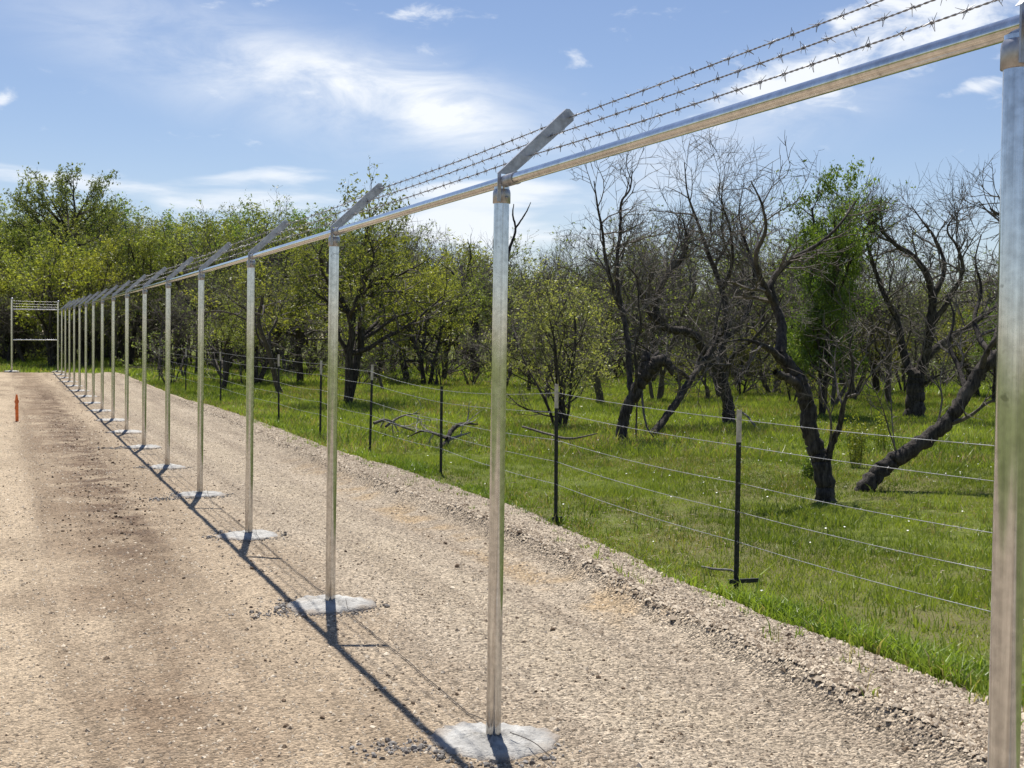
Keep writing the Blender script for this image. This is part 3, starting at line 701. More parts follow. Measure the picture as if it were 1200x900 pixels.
# --- kinds: per-level growth rules
def bare_rules(k=1.0, leaf=0.0, dens=1.0):
    return [dict(seg=.25, wig=.16, up=.03, tip=.5, n=1, len=2*k, ang=0),
            dict(seg=.22, wig=.20, up=.05, tip=.25, perm=1.3*dens, n=1, len=2.0*k, ang=48, angv=16, flat=.6),
            dict(seg=.16, wig=.22, up=.05, tip=.3, perm=2.2*dens, n=1, len=1.05*k, ang=46, angv=18, flat=.4, rmax=.035),
            dict(seg=.12, wig=.20, up=.06, tip=.4, perm=5.2*dens, n=1, len=.66*k, ang=42, angv=18, rmax=.014, rmin=.006),
            dict(seg=.12, wig=.18, up=.05, tip=.5, perm=6.5*dens, n=1, len=.40*k, ang=40, angv=18, rmax=.0065, rmin=.0045, leaf=leaf, spread=.04)]
def leafy_rules(k=1.0, leaf=40, dens=1.0, spread=.09, up=.05):
    return [dict(seg=.3, wig=.10, up=.04, tip=.55, n=1, len=2*k, ang=0, **{'from': .35}),
            dict(seg=.25, wig=.18, up=up, tip=.25, perm=2.4*dens, n=1, len=2.3*k, ang=50, angv=16, flat=.7),
            dict(seg=.2, wig=.20, up=up, tip=.3, perm=2.6*dens, n=1, len=1.15*k, ang=48, angv=18, rmax=.035, leaf=leaf*.25, spread=spread*1.5),
            dict(seg=.15, wig=.18, up=up, tip=.4, perm=3.8*dens, n=1, len=.6*k, ang=46, angv=18, rmax=.012, rmin=.005, leaf=leaf, spread=spread)]

def make_leafy(seed, h, lean_=.1, k=1.0, leaf=40, dens=1.0, stems=1, r0=.14, leafmat='leaf_olive', lsize=.055, spread=.09, up_=.05, bark_='bark', frm=.3):
    T_ = Tree(seed); rules = leafy_rules(k, leaf, dens, spread, up_)
    for q in range(stems):
        a = T_.r.rand()*6.28; d = np.array([math.cos(a)*lean_, math.sin(a)*lean_, 1.0])
        rules[0]['from'] = frm
        T_.grow(np.array([.12*math.cos(a)*(stems > 1), .12*math.sin(a)*(stems > 1), 0]), d, h, r0*(1 if stems == 1 else .7), 0, rules)
    return T_.meshes(leafmat, lsize, 1, bark_)
def make_bare(seed, h, lean_=.25, k=1.0, dens=1.0, stems=1, r0=.13, leaf=0, leafmat='leaf_grey', wig=.16, bark_='bark'):
    T_ = Tree(seed); rules = bare_rules(k, leaf, dens); rules[0]['wig'] = wig
    for q in range(stems):
        a = T_.r.rand()*6.28; d = np.array([math.cos(a)*lean_, math.sin(a)*lean_, 1.0]); rules[0]['from'] = .25
        T_.grow(np.array([.1*math.cos(a)*(stems > 1), .1*math.sin(a)*(stems > 1), 0]), d, h, r0*(1 if stems == 1 else .65), 0, rules)
    return T_.meshes(leafmat, .035, 1, bark_)

# --- trees in the meadow, each with its own course of limbs
RB = bare_rules(.85, 0, 1.0)
def hero(name, label, seed, base_px, limbs, rules, leafmat='leaf_grey', lsize=.035, depth_add=0, bark_='bark', cat='tree', group=None, off=-.06):
    base, dep = foot(*base_px, off); dep += depth_add
    T_ = Tree(seed)
    for (pts, radii, lvl, start, kids, dd) in limbs:
        P = local(pts, dep, base, dd); T_.trace(P, [q_*(1.22 if lvl < 2 else 1.1) for q_ in radii], lvl, rules, start, kids)
    ms = T_.meshes(leafmat, lsize, 1, bark_)
    return plant_tree(name, ms, base, 0, 1.0, label, group, cat)

hero('mesquite_tree', 'dark crooked bare tree with scorched trunk base and curved stem in the meadow', 101, (967, 588), [
    ([(967, 592), (966, 575), (963, 545), (956, 528), (950, 505), (947, 479), (943, 463), (936, 445), (924, 430), (914, 415)], [.10, .085, .078, .07, .065], 0, 1.0, False, None),
    ([(914, 415), (917, 382), (909, 358), (903, 337), (911, 320), (931, 302), (962, 284), (985, 262), (1003, 235)], [.055, .04, .03, .018, .008], 1, .25, True, [0, .2, .3, .3, .4, .5, .6, .6, .7]),
    ([(909, 358), (893, 330), (886, 300), (897, 270), (893, 240), (880, 212)], [.035, .028, .02, .012, .006], 1, .2, True, [.3, .1, -.1, -.3, -.4, -.5]),
    ([(924, 430), (905, 412), (888, 402), (868, 398), (846, 402)], [.045, .03, .022, .012, .006], 1, .3, True, [0, -.2, -.4, -.5, -.6]),
    ([(943, 463), (932, 448), (918, 441), (908, 436)], [.05, .045, .04, .03], 1, .9, False, [0, -.1, -.2, -.3]),
    ([(968, 545), (975, 520), (985, 496), (989, 472), (996, 456), (1000, 430), (996, 405), (1004, 380)], [.035, .03, .022, .018, .012, .005], 1, .45, True, [0, -.1, -.2, -.3, -.3, -.3, -.4, -.4]),
    ([(972, 530), (974, 505), (972, 485), (962, 465), (950, 448)], [.02, .014, .01, .005], 2, .4, True, [0, -.2, -.3, -.3, -.4]),
    ([(989, 480), (981, 455), (978, 425), (982, 395)], [.02, .015, .01, .005], 2, .3, True, [-.2, 0, .2, .3]),
], bare_rules(.62, 0, 1.6))
hero('leaning_tree', 'thick dark trunk leaning far over the grass beside the scorched tree', 102, (1016, 577), [
    ([(1010, 582), (1018, 566), (1033, 550), (1053, 537), (1077, 520), (1099, 504), (1117, 486), (1133, 461), (1148, 437), (1166, 419), (1190, 398), (1214, 368)], [.095, .085, .082, .075, .07, .06, .05], 0, 1.0, False, None),
    ([(1214, 368), (1222, 330), (1215, 290), (1190, 262), (1168, 250), (1160, 244)], [.045, .035, .02, .010], 1, .2, True, [0, .1, .2, .3, .3, .3]),
    ([(1166, 419), (1150, 400), (1142, 372), (1150, 340), (1143, 305), (1150, 275)], [.035, .03, .02, .01, .006], 1, .2, True, [0, .3, .5, .7, .7, .8]),
    ([(1190, 398), (1215, 390), (1245, 370), (1265, 335), (1262, 300)], [.04, .03, .02, .01], 1, .2, True, [0, -.3, -.5, -.6, -.7]),
    ([(1052, 534), (1042, 505), (1035, 480), (1024, 455), (1012, 440)], [.012, .009, .007, .004], 2, .4, True, [0, -.1, -.2, -.2, -.2]),
    ([(1050, 536), (1046, 500), (1044, 465), (1042, 430)], [.011, .009, .007, .004], 2, .4, True, [0, .1, .2, .2]),
    ([(1098, 500), (1104, 470), (1102, 445), (1108, 415)], [.016, .012, .008, .005], 2, .3, True, [0, .1, .2, .3]),
    ([(1133, 461), (1124, 432), (1112, 402), (1118, 372), (1110, 345)], [.032, .026, .02, .012, .006], 1, .2, True, [0, .3, .5, .6, .7]),
    ([(1148, 437), (1158, 410), (1175, 385), (1172, 350), (1182, 320)], [.035, .03, .024, .015, .006], 1, .2, True, [0, -.2, -.4, -.5, -.6]),
    ([(1110, 498), (1135, 488), (1158, 472), (1178, 468)], [.03, .022, .015, .008], 2, .3, True, [0, -.2, -.3, -.4]),
], bare_rules(.62, 0, 1.5))
hero('forked_tree', 'stout black forked bare tree spreading wide in the grass behind the leaning trunk', 104, (1073, 491), [
    ([(1070, 496), (1071, 485), (1073, 465), (1074, 448), (1075, 438)], [.24, .20, .18, .17, .16], 0, 1.0, False, None),
    ([(1073, 442), (1063, 427), (1057, 405), (1052, 378), (1040, 352), (1032, 335), (1020, 300), (1012, 270)], [.10, .09, .075, .06, .04, .02], 1, .2, True, [0, .2, .3, .4, .4, .5, .5, .5]),
    ([(1076, 440), (1084, 420), (1090, 385), (1093, 350), (1086, 322), (1070, 300), (1050, 287), (1028, 265), (1015, 250)], [.12, .10, .085, .065, .05, .035, .015], 1, .3, True, [0, -.1, -.3, -.4, -.5, -.5, -.6, -.6, -.6]),
    ([(1093, 350), (1107, 315), (1097, 282), (1083, 262), (1067, 240)], [.06, .045, .03, .02, .008], 1, .2, True, [-.4, -.2, 0, .1, .2]),
    ([(1080, 430), (1095, 410), (1120, 392), (1147, 375), (1170, 356), (1195, 330)], [.09, .075, .06, .045, .03, .015], 1, .2, True, [0, .2, .5, .7, .9, 1]),
    ([(1090, 385), (1113, 350), (1128, 318), (1122, 290), (1110, 268), (1128, 242)], [.06, .05, .04, .028, .018, .008], 1, .2, True, [-.3, -.6, -.8, -.9, -1, -1]),
    ([(1074, 455), (1086, 448), (1100, 440), (1118, 432)], [.05, .035, .02, .01], 1, .3, True, [0, -.3, -.5, -.8]),
], bare_rules(1.15, 0, 1.25))
hero('broken_snag', 'broken dead trunk with a bent blackened head among the meadow trees', 105, (726, 519), [
    ([(724, 526), (727, 512), (732, 488), (740, 468), (750, 450), (756, 434), (757, 420), (756, 411)], [.10, .09, .082, .085, .10, .105, .07, .03], 0, 1.0, False, None),
    ([(752, 446), (762, 434), (770, 424), (778, 423), (785, 430), (787, 440)], [.09, .105, .095, .08, .06, .025], 0, 1.0, False, [0, -.05, -.1, -.12, -.15, -.15]),
    ([(762, 428), (767, 418), (772, 412)], [.05, .04, .02], 1, 1.0, False, [0, 0, .1]),
    ([(741, 470), (737, 435), (736, 403), (731, 372), (724, 338), (723, 303), (727, 270), (728, 238), (738, 222), (741, 200)], [.05, .045, .04, .036, .03, .022, .016, .008], 1, .3, True, [0, .3, .4, .6, .6, .7, .8, .8, .9, 1]),
    ([(731, 372), (716, 330), (709, 300), (706, 272), (700, 240), (696, 212)], [.032, .028, .022, .016, .008], 1, .2, True, [.6, .4, .3, .2, .1, 0]),
    ([(742, 468), (746, 440), (744, 410), (751, 380), (748, 345), (755, 320)], [.022, .02, .016, .012, .006], 1, .3, True, [0, -.3, -.4, -.5, -.6, -.6]),
    ([(752, 455), (754, 480), (758, 500), (766, 512)], [.022, .02, .018, .016], 2, 1.0, False, [0, -.2, -.3, -.4]),
    ([(747, 460), (746, 485), (745, 514)], [.018, .017, .016], 2, 1.0, False, [0, .3, .4]),
], bare_rules(.8, 0, 1.4))
hero('slanting_tree', 'slim dark trunk slanting up from the grass beside the broken snag', 106, (764, 513), [
    ([(762, 518), (768, 505), (777, 493), (792, 472), (803, 455), (813, 440), (823, 426), (836, 406), (846, 385)], [.07, .06, .058, .055, .05, .045, .04], 0, .55, True, [0, 0, .2, .4, .6, .8, 1, 1.2, 1.3]),
    ([(792, 472), (796, 450), (794, 430), (800, 410)], [.018, .014, .01, .006], 2, .3, True, [.4, .3, .3, .2]),
], bare_rules(.8, 0, 1.3))
hero('spreading_bare_tree', 'large bare tree with twisted black limbs spreading both ways behind the fence', 107, (854, 499), [
    ([(855, 504), (854, 490), (853, 476), (848, 450), (842, 430), (835, 418)], [.14, .115, .105, .10, .10, .095], 0, 1.0, False, None),
    ([(842, 430), (823, 408), (815, 394), (802, 388), (784, 386), (774, 378), (768, 355), (774, 338), (782, 320), (797, 308), (805, 285), (800, 255)], [.085, .08, .075, .07, .065, .055, .045, .03, .012], 1, .2, True, [0, -.2, -.4, -.6, -.9, -1, -1, -1, -.9, -.8, -.8, -.8]),
    ([(784, 386), (765, 372), (752, 350), (746, 325), (735, 312)], [.045, .04, .03, .02, .008], 1, .2, True, [-.9, -1.1, -1.2, -1.3, -1.4]),
    ([(842, 430), (848, 400), (852, 372), (846, 340), (832, 302), (818, 262), (806, 228), (802, 190)], [.075, .065, .06, .05, .04, .028, .015, .008], 1, .2, True, [0, .2, .4, .5, .6, .6, .5, .5]),
    ([(848, 400), (868, 380), (880, 352), (884, 318), (874, 285), (866, 250), (872, 215)], [.06, .05, .042, .034, .025, .012, .006], 1, .2, True, [.2, .5, .7, .8, .9, .9, .9]),
    ([(846, 340), (858, 310), (856, 270), (846, 235), (850, 205)], [.04, .03, .02, .012, .006], 1, .2, True, [.5, .2, -.1, -.3, -.4]),
    ([(845, 436), (862, 415), (885, 395), (905, 370), (918, 345)], [.05, .04, .03, .02, .008], 1, .2, True, [0, -.5, -.8, -1, -1.2]),
    ([(835, 420), (824, 440), (812, 452)], [.03, .02, .01], 2, .3, True, [0, -.3, -.6]),
], bare_rules(1.1, 0, 1.35))
hero('dead_tree', 'tall dead black tree with one bare spike rising over the wood', 108, (556, 440), [
    ([(556, 445), (556, 425), (556, 400), (556, 378), (556, 366)], [.20, .17, .16, .15, .14], 0, 1.0, False, None),
    ([(556, 370), (548, 348), (536, 326), (524, 314), (508, 304)], [.085, .07, .055, .035, .012], 1, .3, True, [0, .5, .8, 1, 1.2]),
    ([(556, 368), (554, 340), (548, 318), (552, 300), (548, 280)], [.08, .06, .045, .03, .01], 1, .3, True, [0, -.3, -.5, -.8, -1]),
    ([(558, 372), (568, 352), (580, 334), (592, 315), (597, 292), (604, 270), (601, 252), (602, 239)], [.095, .085, .075, .065, .055, .04, .03, .015], 1, .7, False, [0, -.3, -.6, -.6, -.5, -.5, -.4, -.4]),
    ([(604, 268), (612, 256), (618, 246), (622, 237)], [.035, .03, .022, .012], 1, 1.0, False, [-.5, -.6, -.7, -.8]),
    ([(580, 334), (585, 310), (578, 290), (584, 270)], [.04, .03, .02, .008], 1, .2, True, [-.6, -.2, .2, .3]),
], bare_rules(1.1, 0, .5))

# fallen limbs in the grass
def fallen(label, seed, px, limbs, rules, bark_='bark', off=-.02):
    base, dep = foot(*px, off); T_ = Tree(seed)
    for (pts, radii, kids, dd) in limbs: T_.trace(local(pts, dep, base, dd), radii, 1, rules, .2, kids)
    mt, mc, _ = T_.meshes('leaf_grey', .03, 1, bark_, 'deadwood')
    e = empty('fallen_branch', base); tag(e, label, 'branch', None); inst('limb', mt, e)
    if mc: inst('twigs', mc, e)
fallen('dead black branch arched over the grass by the short untipped post', 111, (520, 526), [
    ([(506, 532), (522, 520), (528, 506), (540, 497), (560, 497)], [.05, .045, .04, .03, .012], True, [-.2, 0, .2, .4, .7]),
    ([(524, 514), (510, 508), (495, 505), (478, 512)], [.03, .025, .018, .008], True, [0, .3, .6, .9])], bare_rules(.5, 0, .9))
fallen('grey dead brush lying between two dark steel fence posts', 112, (470, 512), [
    ([(438, 496), (452, 492), (466, 498), (490, 508), (478, 515)], [.03, .026, .02, .015, .008], True, [0, .2, .4, .4, .2]),
    ([(446, 516), (462, 520), (484, 528), (500, 533)], [.03, .028, .022, .01], True, [0, 0, -.2, -.4]),
    ([(452, 500), (470, 488), (492, 484)], [.025, .018, .008], True, [.2, .5, .9])], bare_rules(.6, 0, 1.1), 'twig')
fallen('slim dry stick lying in the grass near the post with the anchor plate', 113, (842, 668), [
    ([(822, 664), (838, 667), (856, 668), (862, 672)], [.008, .010, .009, .005], False, [.1, .05, .02, 0])], RB, 'deadwood', .0)
fallen('pale dry branch lying in the grass beside the spreading bare tree', 114, (885, 500), [
    ([(868, 482), (876, 488), (885, 499), (894, 508)], [.02, .026, .022, .012], False, [.2, 0, -.2, -.4])], RB, 'deadwood', .02)
fallen('small dark broken branch lying in grass beyond the dead brush', 115, (660, 522), [
    ([(612, 500), (640, 508), (668, 514), (700, 508)], [.02, .022, .02, .01], False, [1, .5, 0, 0])], bare_rules(.45, 0, 1), 'twig')

# --- leafy tree in front of the wood, shrubs and the woods behind
T_ = make_leafy(201, 2.3, .26, .66, 48, 1.35, 6, .045, 'leaf_pale', .024, .07, .07, frm=.06)
b, _d = foot(655, 502); plant_tree('budding_tree', T_, b, .6, 1.0, 'pale yellow green budding bush tree beside a pale tipped steel post')
T_ = make_leafy(202, 4.9, .035, .52, 125, 1.8, 3, .07, 'leaf_green', .036, .09, .18, frm=.10)
b, _d = foot(966, 490); plant_tree('green_tree', T_, b, .3, (.82, .82, 1.06), 'upright dense green leafy tree between the bare trees')
T_ = make_leafy(203, 3.6, .15, 1.0, 50, 1.15, 2, .17, 'leaf_olive', .040, .10, .04)
b, _d = foot(402, 474); plant_tree('olive_tree', T_, b, 1.1, 1.0, 'olive green leafy tree with dark double trunk behind the pasture fence')
# round-topped tree rising over the wood
T_ = Tree(204); T_.patchy = False; rules = leafy_rules(1.05, 52, 1.25, .09, .12); b, dep = foot(84, 424)
for pts, radii, dd in [([(86, 436), (85, 400), (83, 340), (80, 285), (79, 272)], [.24, .2, .17, .15, .14], None)]:
    T_.trace(local(pts, dep, b, dd), radii, 0, rules, 1.0, False)
for pts, dd in [([(80, 274), (70, 258), (52, 244), (34, 232), (22, 226)], [0, .4, .8, 1, 1]), ([(80, 272), (84, 256), (92, 240), (100, 226), (104, 214)], [0, -.5, -.8, -1, -1]), ([(82, 275), (94, 262), (106, 254), (118, 245)], [0, .5, 1, 1.3]),
                ([(79, 270), (74, 250), (64, 230), (54, 214)], [0, -.6, -1.2, -1.5]), ([(80, 272), (80, 250), (78, 228), (76, 208)], [0, .8, 1.3, 1.6]), ([(84, 258), (88, 238), (86, 216), (90, 206)], [-.4, 0, .4, .6]), ([(70, 258), (58, 236), (42, 224), (36, 216)], [.4, -.3, -.8, -1]), ([(81, 285), (60, 270), (38, 258), (16, 250)], [0, .4, .2, -.3]), ([(81, 288), (104, 272), (122, 262), (134, 250)], [0, -.4, -.6, -.3]), ([(80, 280), (90, 262), (106, 240), (112, 226)], [0, .6, 1.2, 1.5]), ([(80, 280), (66, 264), (46, 250), (28, 240)], [0, -.6, -1.2, -1.5])]:
    T_.trace(local([(a_, c_+(11 if k_ else 2)) for k_, (a_, c_) in enumerate(pts)], dep, b, dd), [.09, .07, .05, .03, .012], 1, rules, .35, True)
plant_tree('round_topped_tree', T_.meshes('leaf_grey', .055, 1), b, 0, 1.0, 'round topped tree with open forked limbs rising above the wood')

P_ol = [make_leafy(300+i, 3.4+.5*i, .12, 1.15, 44, 1.1, 1+i % 2, .15, 'leaf_olive', .040, .09, .11) for i in range(3)]
P_ye = [make_leafy(320+i, 2.6, .2, 1.0, 46, 1.1, 3, .12, 'leaf_yellow', .040, .09, .08) for i in range(2)]
P_gr = [make_leafy(340+i, 4.2, .08, 1.0, 50, 1.15, 2, .13, 'leaf_green', .040, .09, .13) for i in range(2)]
P_ba = [make_bare(360+i, 3.0+.3*i, .25, 1.25, 1.15, 1+(i % 2), .105, 2.2 if i != 1 else .6, bark_='bark_grey') for i in range(4)]
P_up = [make_bare(380+i, 4.0, .12, 1.0, 1.05, 3, .10, 2.5, 'leaf_olive', bark_='bark_grey') for i in range(2)]
P_br = [make_bare(400+i, 1.0, .5, .75, 1.1, 6, .05, 3, 'leaf_grey', .2, bark_='bark_grey') for i in range(3)]
LAB = {'ol': ('olive_wood_tree', 'olive green leafy tree'), 'ye': ('yellow_green_tree', 'low yellow green tree'), 'gr': ('green_wood_tree', 'fresh green upright tree'),
       'ba': ('bare_tree', 'bare grey tree with crooked limbs'), 'up': ('slender_bare_tree', 'slender bare tree with upright stems'), 'br': ('brush_shrub', 'low tangled grey brush')}
def place(px):                                   # which landmark a tree of the wood stands behind
    for lim, txt in ((70, 'beyond the short fence return'), (225, 'beyond the far end of the gravel road'), (330, 'behind the farther pasture fence posts'), (480, 'behind the dark double trunked olive tree'), (600, 'round the tall dead black tree'), (700, 'behind the pale budding bush tree'),
                     (800, 'behind the broken snag'), (900, 'behind the large spreading bare tree'), (1015, 'behind the upright green tree')):
        if px < lim: return txt
    return 'behind the stout forked tree'
KIN = {'ol': P_ol, 'ye': P_ye, 'gr': P_gr, 'ba': P_ba, 'up': P_up, 'br': P_br}
HT = {k: [max(np.concatenate([q[1] for q in ms[2].br])[:, 2]) for ms in v] for k, v in KIN.items()}
rw = np.random.RandomState(77)
def wood(kind, px, depth, top_py=None, h=None, wide=1.0, rank=None):
    v = rw.randint(len(KIN[kind])); ms = KIN[kind][v]
    q = at(px, 400, depth); z = float(gz(q[1]))-.06
    if h is None: tp = at(px, top_py-(9 if px < 560 else 0), depth); h = tp[2]-z
    s_ = h/HT[kind][v]; nm, lb = LAB[kind]; lb = (rank+' ' if rank else '')+lb+' '+place(px); gp = lb.replace('tree ', 'trees ', 1)
    w_ = s_*wide*(.92+.2*rw.rand())
    plant_tree(nm, ms, (q[0], q[1], z), rw.rand()*6.28, (w_, w_, s_), lb, gp, 'shrub' if kind == 'br' else 'tree')
# row beside the fence line, left to right
for a in [('ye', 10, 60, 292), ('ye', 60, 56, 274), ('ol', 84, 60, 268), ('ye', 100, 57, 285), ('ol', 2, 70, 242), ('gr', 38, 72, 246), ('gr', 122, 70, 238), ('ol', 22, 66, 252), ('ol', 140, 68, 240), ('ol', 6, 64, 252), ('ol', 66, 66, 268), ('gr', 106, 66, 258), ('ol', 118, 64, 262), ('ol', 150, 60, 252), ('up', 98, 66, 262), ('gr', 175, 66, 240), ('ol', 205, 60, 252),
          ('ol', 232, 52, 256), ('gr', 262, 62, 240), ('ol', 290, 56, 246), ('gr', 322, 60, 240), ('up', 340, 54, 232), ('up', 372, 58, 236), ('ol', 352, 46, 268), ('ye', 300, 44, 300), ('ba', 268, 46, 290),
          ('ol', 262, 40, 320), ('ba', 330, 38, 300), ('ba', 412, 52, 258), ('ol', 440, 50, 262), ('ol', 478, 48, 276), ('up', 455, 58, 245), ('ye', 500, 46, 300), ('ol', 520, 50, 292), ('ba', 500, 60, 252),
          ('ba', 600, 56, 286), ('up', 632, 60, 268), ('ba', 660, 54, 262), ('up', 640, 48, 268), ('ba', 690, 58, 282), ('ol', 620, 62, 318), ('ye', 672, 60, 318), ('ol', 700, 52, 330), ('up', 716, 62, 250), ('ba', 748, 56, 262),
          ('ba', 772, 62, 228), ('up', 760, 50, 262), ('ol', 770, 60, 305), ('ba', 800, 52, 240), ('up', 826, 56, 235), ('ol', 840, 60, 318), ('ba', 862, 48, 235), ('up', 892, 54, 225), ('ye', 905, 62, 320), ('ba', 915, 44, 215),
          ('ba', 950, 46, 178), ('up', 985, 50, 250), ('ba', 1000, 40, 222), ('ol', 1000, 58, 330), ('ye', 1030, 46, 352), ('ba', 1040, 56, 308), ('up', 1075, 60, 312), ('ba', 1110, 54, 300), ('ol', 1080, 62, 330), ('ba', 1150, 58, 290), ('ye', 1150, 44, 345), ('ol', 1135, 50, 330), ('ba', 1185, 46, 270), ('ol', 1215, 52, 280), ('gr', 1165, 40, 330), ('ba', 1240, 44, 260), ('ol', 1260, 40, 270),
          ('ba', 833, 38.5, 330), ('ba', 705, 36, 250), ('up', 770, 38, 235), ('up', 845, 40, 255), ('up', 905, 44, 230), ('ba', 1045, 38, 300), ('up', 1060, 46, 330), ('ba', 640, 38, 300), ('up', 590, 44, 330), ('ba', 975, 36, 250), ('ye', 930, 38, 390), ('ye', 800, 44, 400), ('ye', 870, 42, 385), ('ba', 450, 40, 372), ('ol', 620, 42, 360), ('ba', 590, 46, 345),
          ('ol', -40, 62, 262), ('ye', -70, 60, 280), ('gr', -110, 66, 240), ('ba', -15, 58, 300), ('ba', 30, 60, 330), ('ba', 75, 58, 335), ('ba', 130, 56, 330), ('ba', 185, 52, 325), ('ba', 215, 48, 330)]: wood(*a)
# second row closes the wood behind
for px in np.arange(-160, 1330, 17.):
    k_ = rw.choice(['ol', 'ba', 'gr', 'up', 'ol', 'ba', 'ye']) if px < 540 else rw.choice(['ba', 'ye', 'ol', 'up', 'ye', 'ol', 'ba'])
    top = np.interp(px, [-160, 0, 120, 340, 540, 620, 1000, 1040, 1180, 1330], [255, 258, 258, 254, 290, 312, 322, 336, 330, 290])+rw.normal(0, 9)
    wood(k_, px+rw.normal(0, 6), 72+rw.rand()*14, top, wide=1.15, rank='half hidden')
for px in np.arange(-140, 1320, 15.):
    dp_ = (62 if px < 200 else 54)+rw.rand()*12; q = at(px, 400, dp_)
    wood('br', px+rw.normal(0, 8), dp_, h=1.7+1.6*rw.rand(), wide=1.4)
for px in np.arange(215, 1320, 34.):
    if rw.rand() < .55: wood('br', px+rw.normal(0, 10), 42+rw.rand()*12, h=.9+1.0*rw.rand(), wide=1.3, rank='small')
# far wood: beyond the last trees one can tell apart
def far_wood():
    r = np.random.RandomState(500); tw, n = MB(), 640
    for k in range(n):
        px = r.uniform(-260, 1420)
        if k < 420: q = at(px, 400, r.uniform(88, 130))
        else: a_ = rad(r.uniform(55, 345)); px = 0; q = np.array([CAM[0]+r.uniform(75, 100)*math.sin(a_), r.uniform(75, 100)*math.cos(a_), 0])
        z = float(gz(q[1])); h = r.uniform(3.2, 5.4)*(1.15 if px < 560 else .92)
        tw.tube([(q[0], q[1], z-.1), (q[0]+r.normal(0, .3), q[1], z+h*.5), (q[0]+r.normal(0, .6), q[1], z+h*.9)], [.12, .09, .03], 5, 0)
        for j in range(18):
            a = r.rand()*6.28; p0 = np.array([q[0], q[1], z+h*r.uniform(.1, .85)]); L_ = r.uniform(.8, 2.2)
            d_ = np.array([math.cos(a), math.sin(a), r.uniform(.1, 1.2)]); d_ /= np.linalg.norm(d_)
            tw.tube([p0, p0+d_*L_*.5+r.normal(0, .12, 3), p0+d_*L_], [.035, .022, .008], 3, 0)
        m_ = 190; c0 = np.stack([q[0]+r.normal(0, 1.3, m_), q[1]+r.normal(0, 1.3, m_), z+h*(.10+.92*r.rand(m_)**.8)], 1)
        sz = r.uniform(.07, .16, m_)[:, None]; a = r.normal(0, 1, (m_, 3)); a /= np.linalg.norm(a, axis=1)[:, None]; b_ = r.normal(0, 1, (m_, 3)); b_ /= np.linalg.norm(b_, axis=1)[:, None]
        tw.add(np.stack([c0-a*sz, c0-b_*sz*.5, c0+a*sz, c0+b_*sz*.5], 1).reshape(-1, 3), np.arange(m_*4).reshape(m_, 4), 1, np.repeat(np.clip(r.normal(.45, .25, m_), 0, 1), 4))
    return tag(tw.build('far_wood', [M['twig'], M['leaf_olive']]), 'far wood of grey twigs and olive leaves behind all other trees', 'wood', kind='stuff')
far_wood()

# ---------------------------------------------------------------- meadow grass and weeds
def blades(x, y, h, w, matname, name, seed, label, bend=.5):
    r = np.random.RandomState(seed); n = len(x); z = np.maximum(meadow_z(x, y), np.where(x < edge_x(y)+.12, road_z(x, y)-.01, -9))-.01
    a = r.rand(n)*6.283; dx, dy = np.cos(a), np.sin(a); b_ = r.rand(n)*6.283; lx, ly = np.cos(b_)*h*bend*r.rand(n), np.sin(b_)*h*bend*r.rand(n)
    B0 = np.stack([x-dx*w, y-dy*w, z], -1); B1 = np.stack([x+dx*w, y+dy*w, z], -1)
    Mi0 = np.stack([x-dx*w*.7+lx*.3, y-dy*w*.7+ly*.3, z+h*.6], -1); Mi1 = np.stack([x+dx*w*.7+lx*.3, y+dy*w*.7+ly*.3, z+h*.6], -1)
    Tp = np.stack([x+lx, y+ly, z+h*(1-.25*r.rand(n))], -1)
    V = np.stack([B0, B1, Mi1, Mi0, Tp], 1).reshape(-1, 3); k = np.arange(n)[:, None]*5
    patch = fbm(x*.6, y*.6, 61); sh = np.clip(.8*(patch-.5)*2+.5+r.normal(0, .24, n), 0, .94); dry = r.rand(n) < np.clip((fbm(x*.55+9, y*.55, 62)-.48)*1.6, .02, .28); sh = np.where(dry, 1.0, sh)
    m = MB(); m.add(V, k+np.array([0, 1, 2, 3]), 0, np.repeat(sh, 5)); m.n -= len(V); m.v.append(np.zeros((0, 3))); m.f.setdefault((3, 0), []).append(k+np.array([3, 2, 4])); m.n += len(V)
    o = m.build(name, M[matname]); return tag(o, label, 'grass', kind='stuff')
def tri_blades(x, y, h, w, matname, name, seed, label, bend=.5):
    r = np.random.RandomState(seed); n = len(x); z = meadow_z(x, y)-.01
    a = r.rand(n)*6.283; dx, dy = np.cos(a), np.sin(a); lx, ly = r.normal(0, bend, n)*h, r.normal(0, bend, n)*h
    V = np.stack([np.stack([x-dx*w, y-dy*w, z], -1), np.stack([x+dx*w, y+dy*w, z], -1), np.stack([x+lx, y+ly, z+h], -1)], 1).reshape(-1, 3)
    patch = fbm(x*.6, y*.6, 61); sh = np.clip(.8*(patch-.5)*2+.5+r.normal(0, .24, n), 0, .94); dry = r.rand(n) < np.clip((fbm(x*.55+9, y*.55, 62)-.48)*1.6, .02, .28); sh = np.where(dry, 1.0, sh)
    m = MB(); m.add(V, np.arange(n*3).reshape(n, 3), 0, np.repeat(sh, 3))
    return tag(m.build(name, M[matname]), label, 'grass', kind='stuff')
r = np.random.RandomState(31)
def wedge(n, d0, d1, a0=-6, a1=50, p=1.0):
    d = np.sqrt(d0*d0+(d1*d1-d0*d0)*r.rand(n)**p); a = np.radians(a0+(a1-a0)*r.rand(n)); return CAM[0]+d*np.sin(a), d*np.cos(a)
x, y = wedge(420000, 6, 21, 10); c = fbm(x*1.6, y*1.6, 63); k = (x > edge_x(y)+.0) & (r.rand(len(x)) < .10+1.3*c); x, y = x[k], y[k]
hh = (.018+.070*fbm(x*1.1, y*1.1, 64)**1.6)*np.exp(r.normal(0, .30, len(x)))
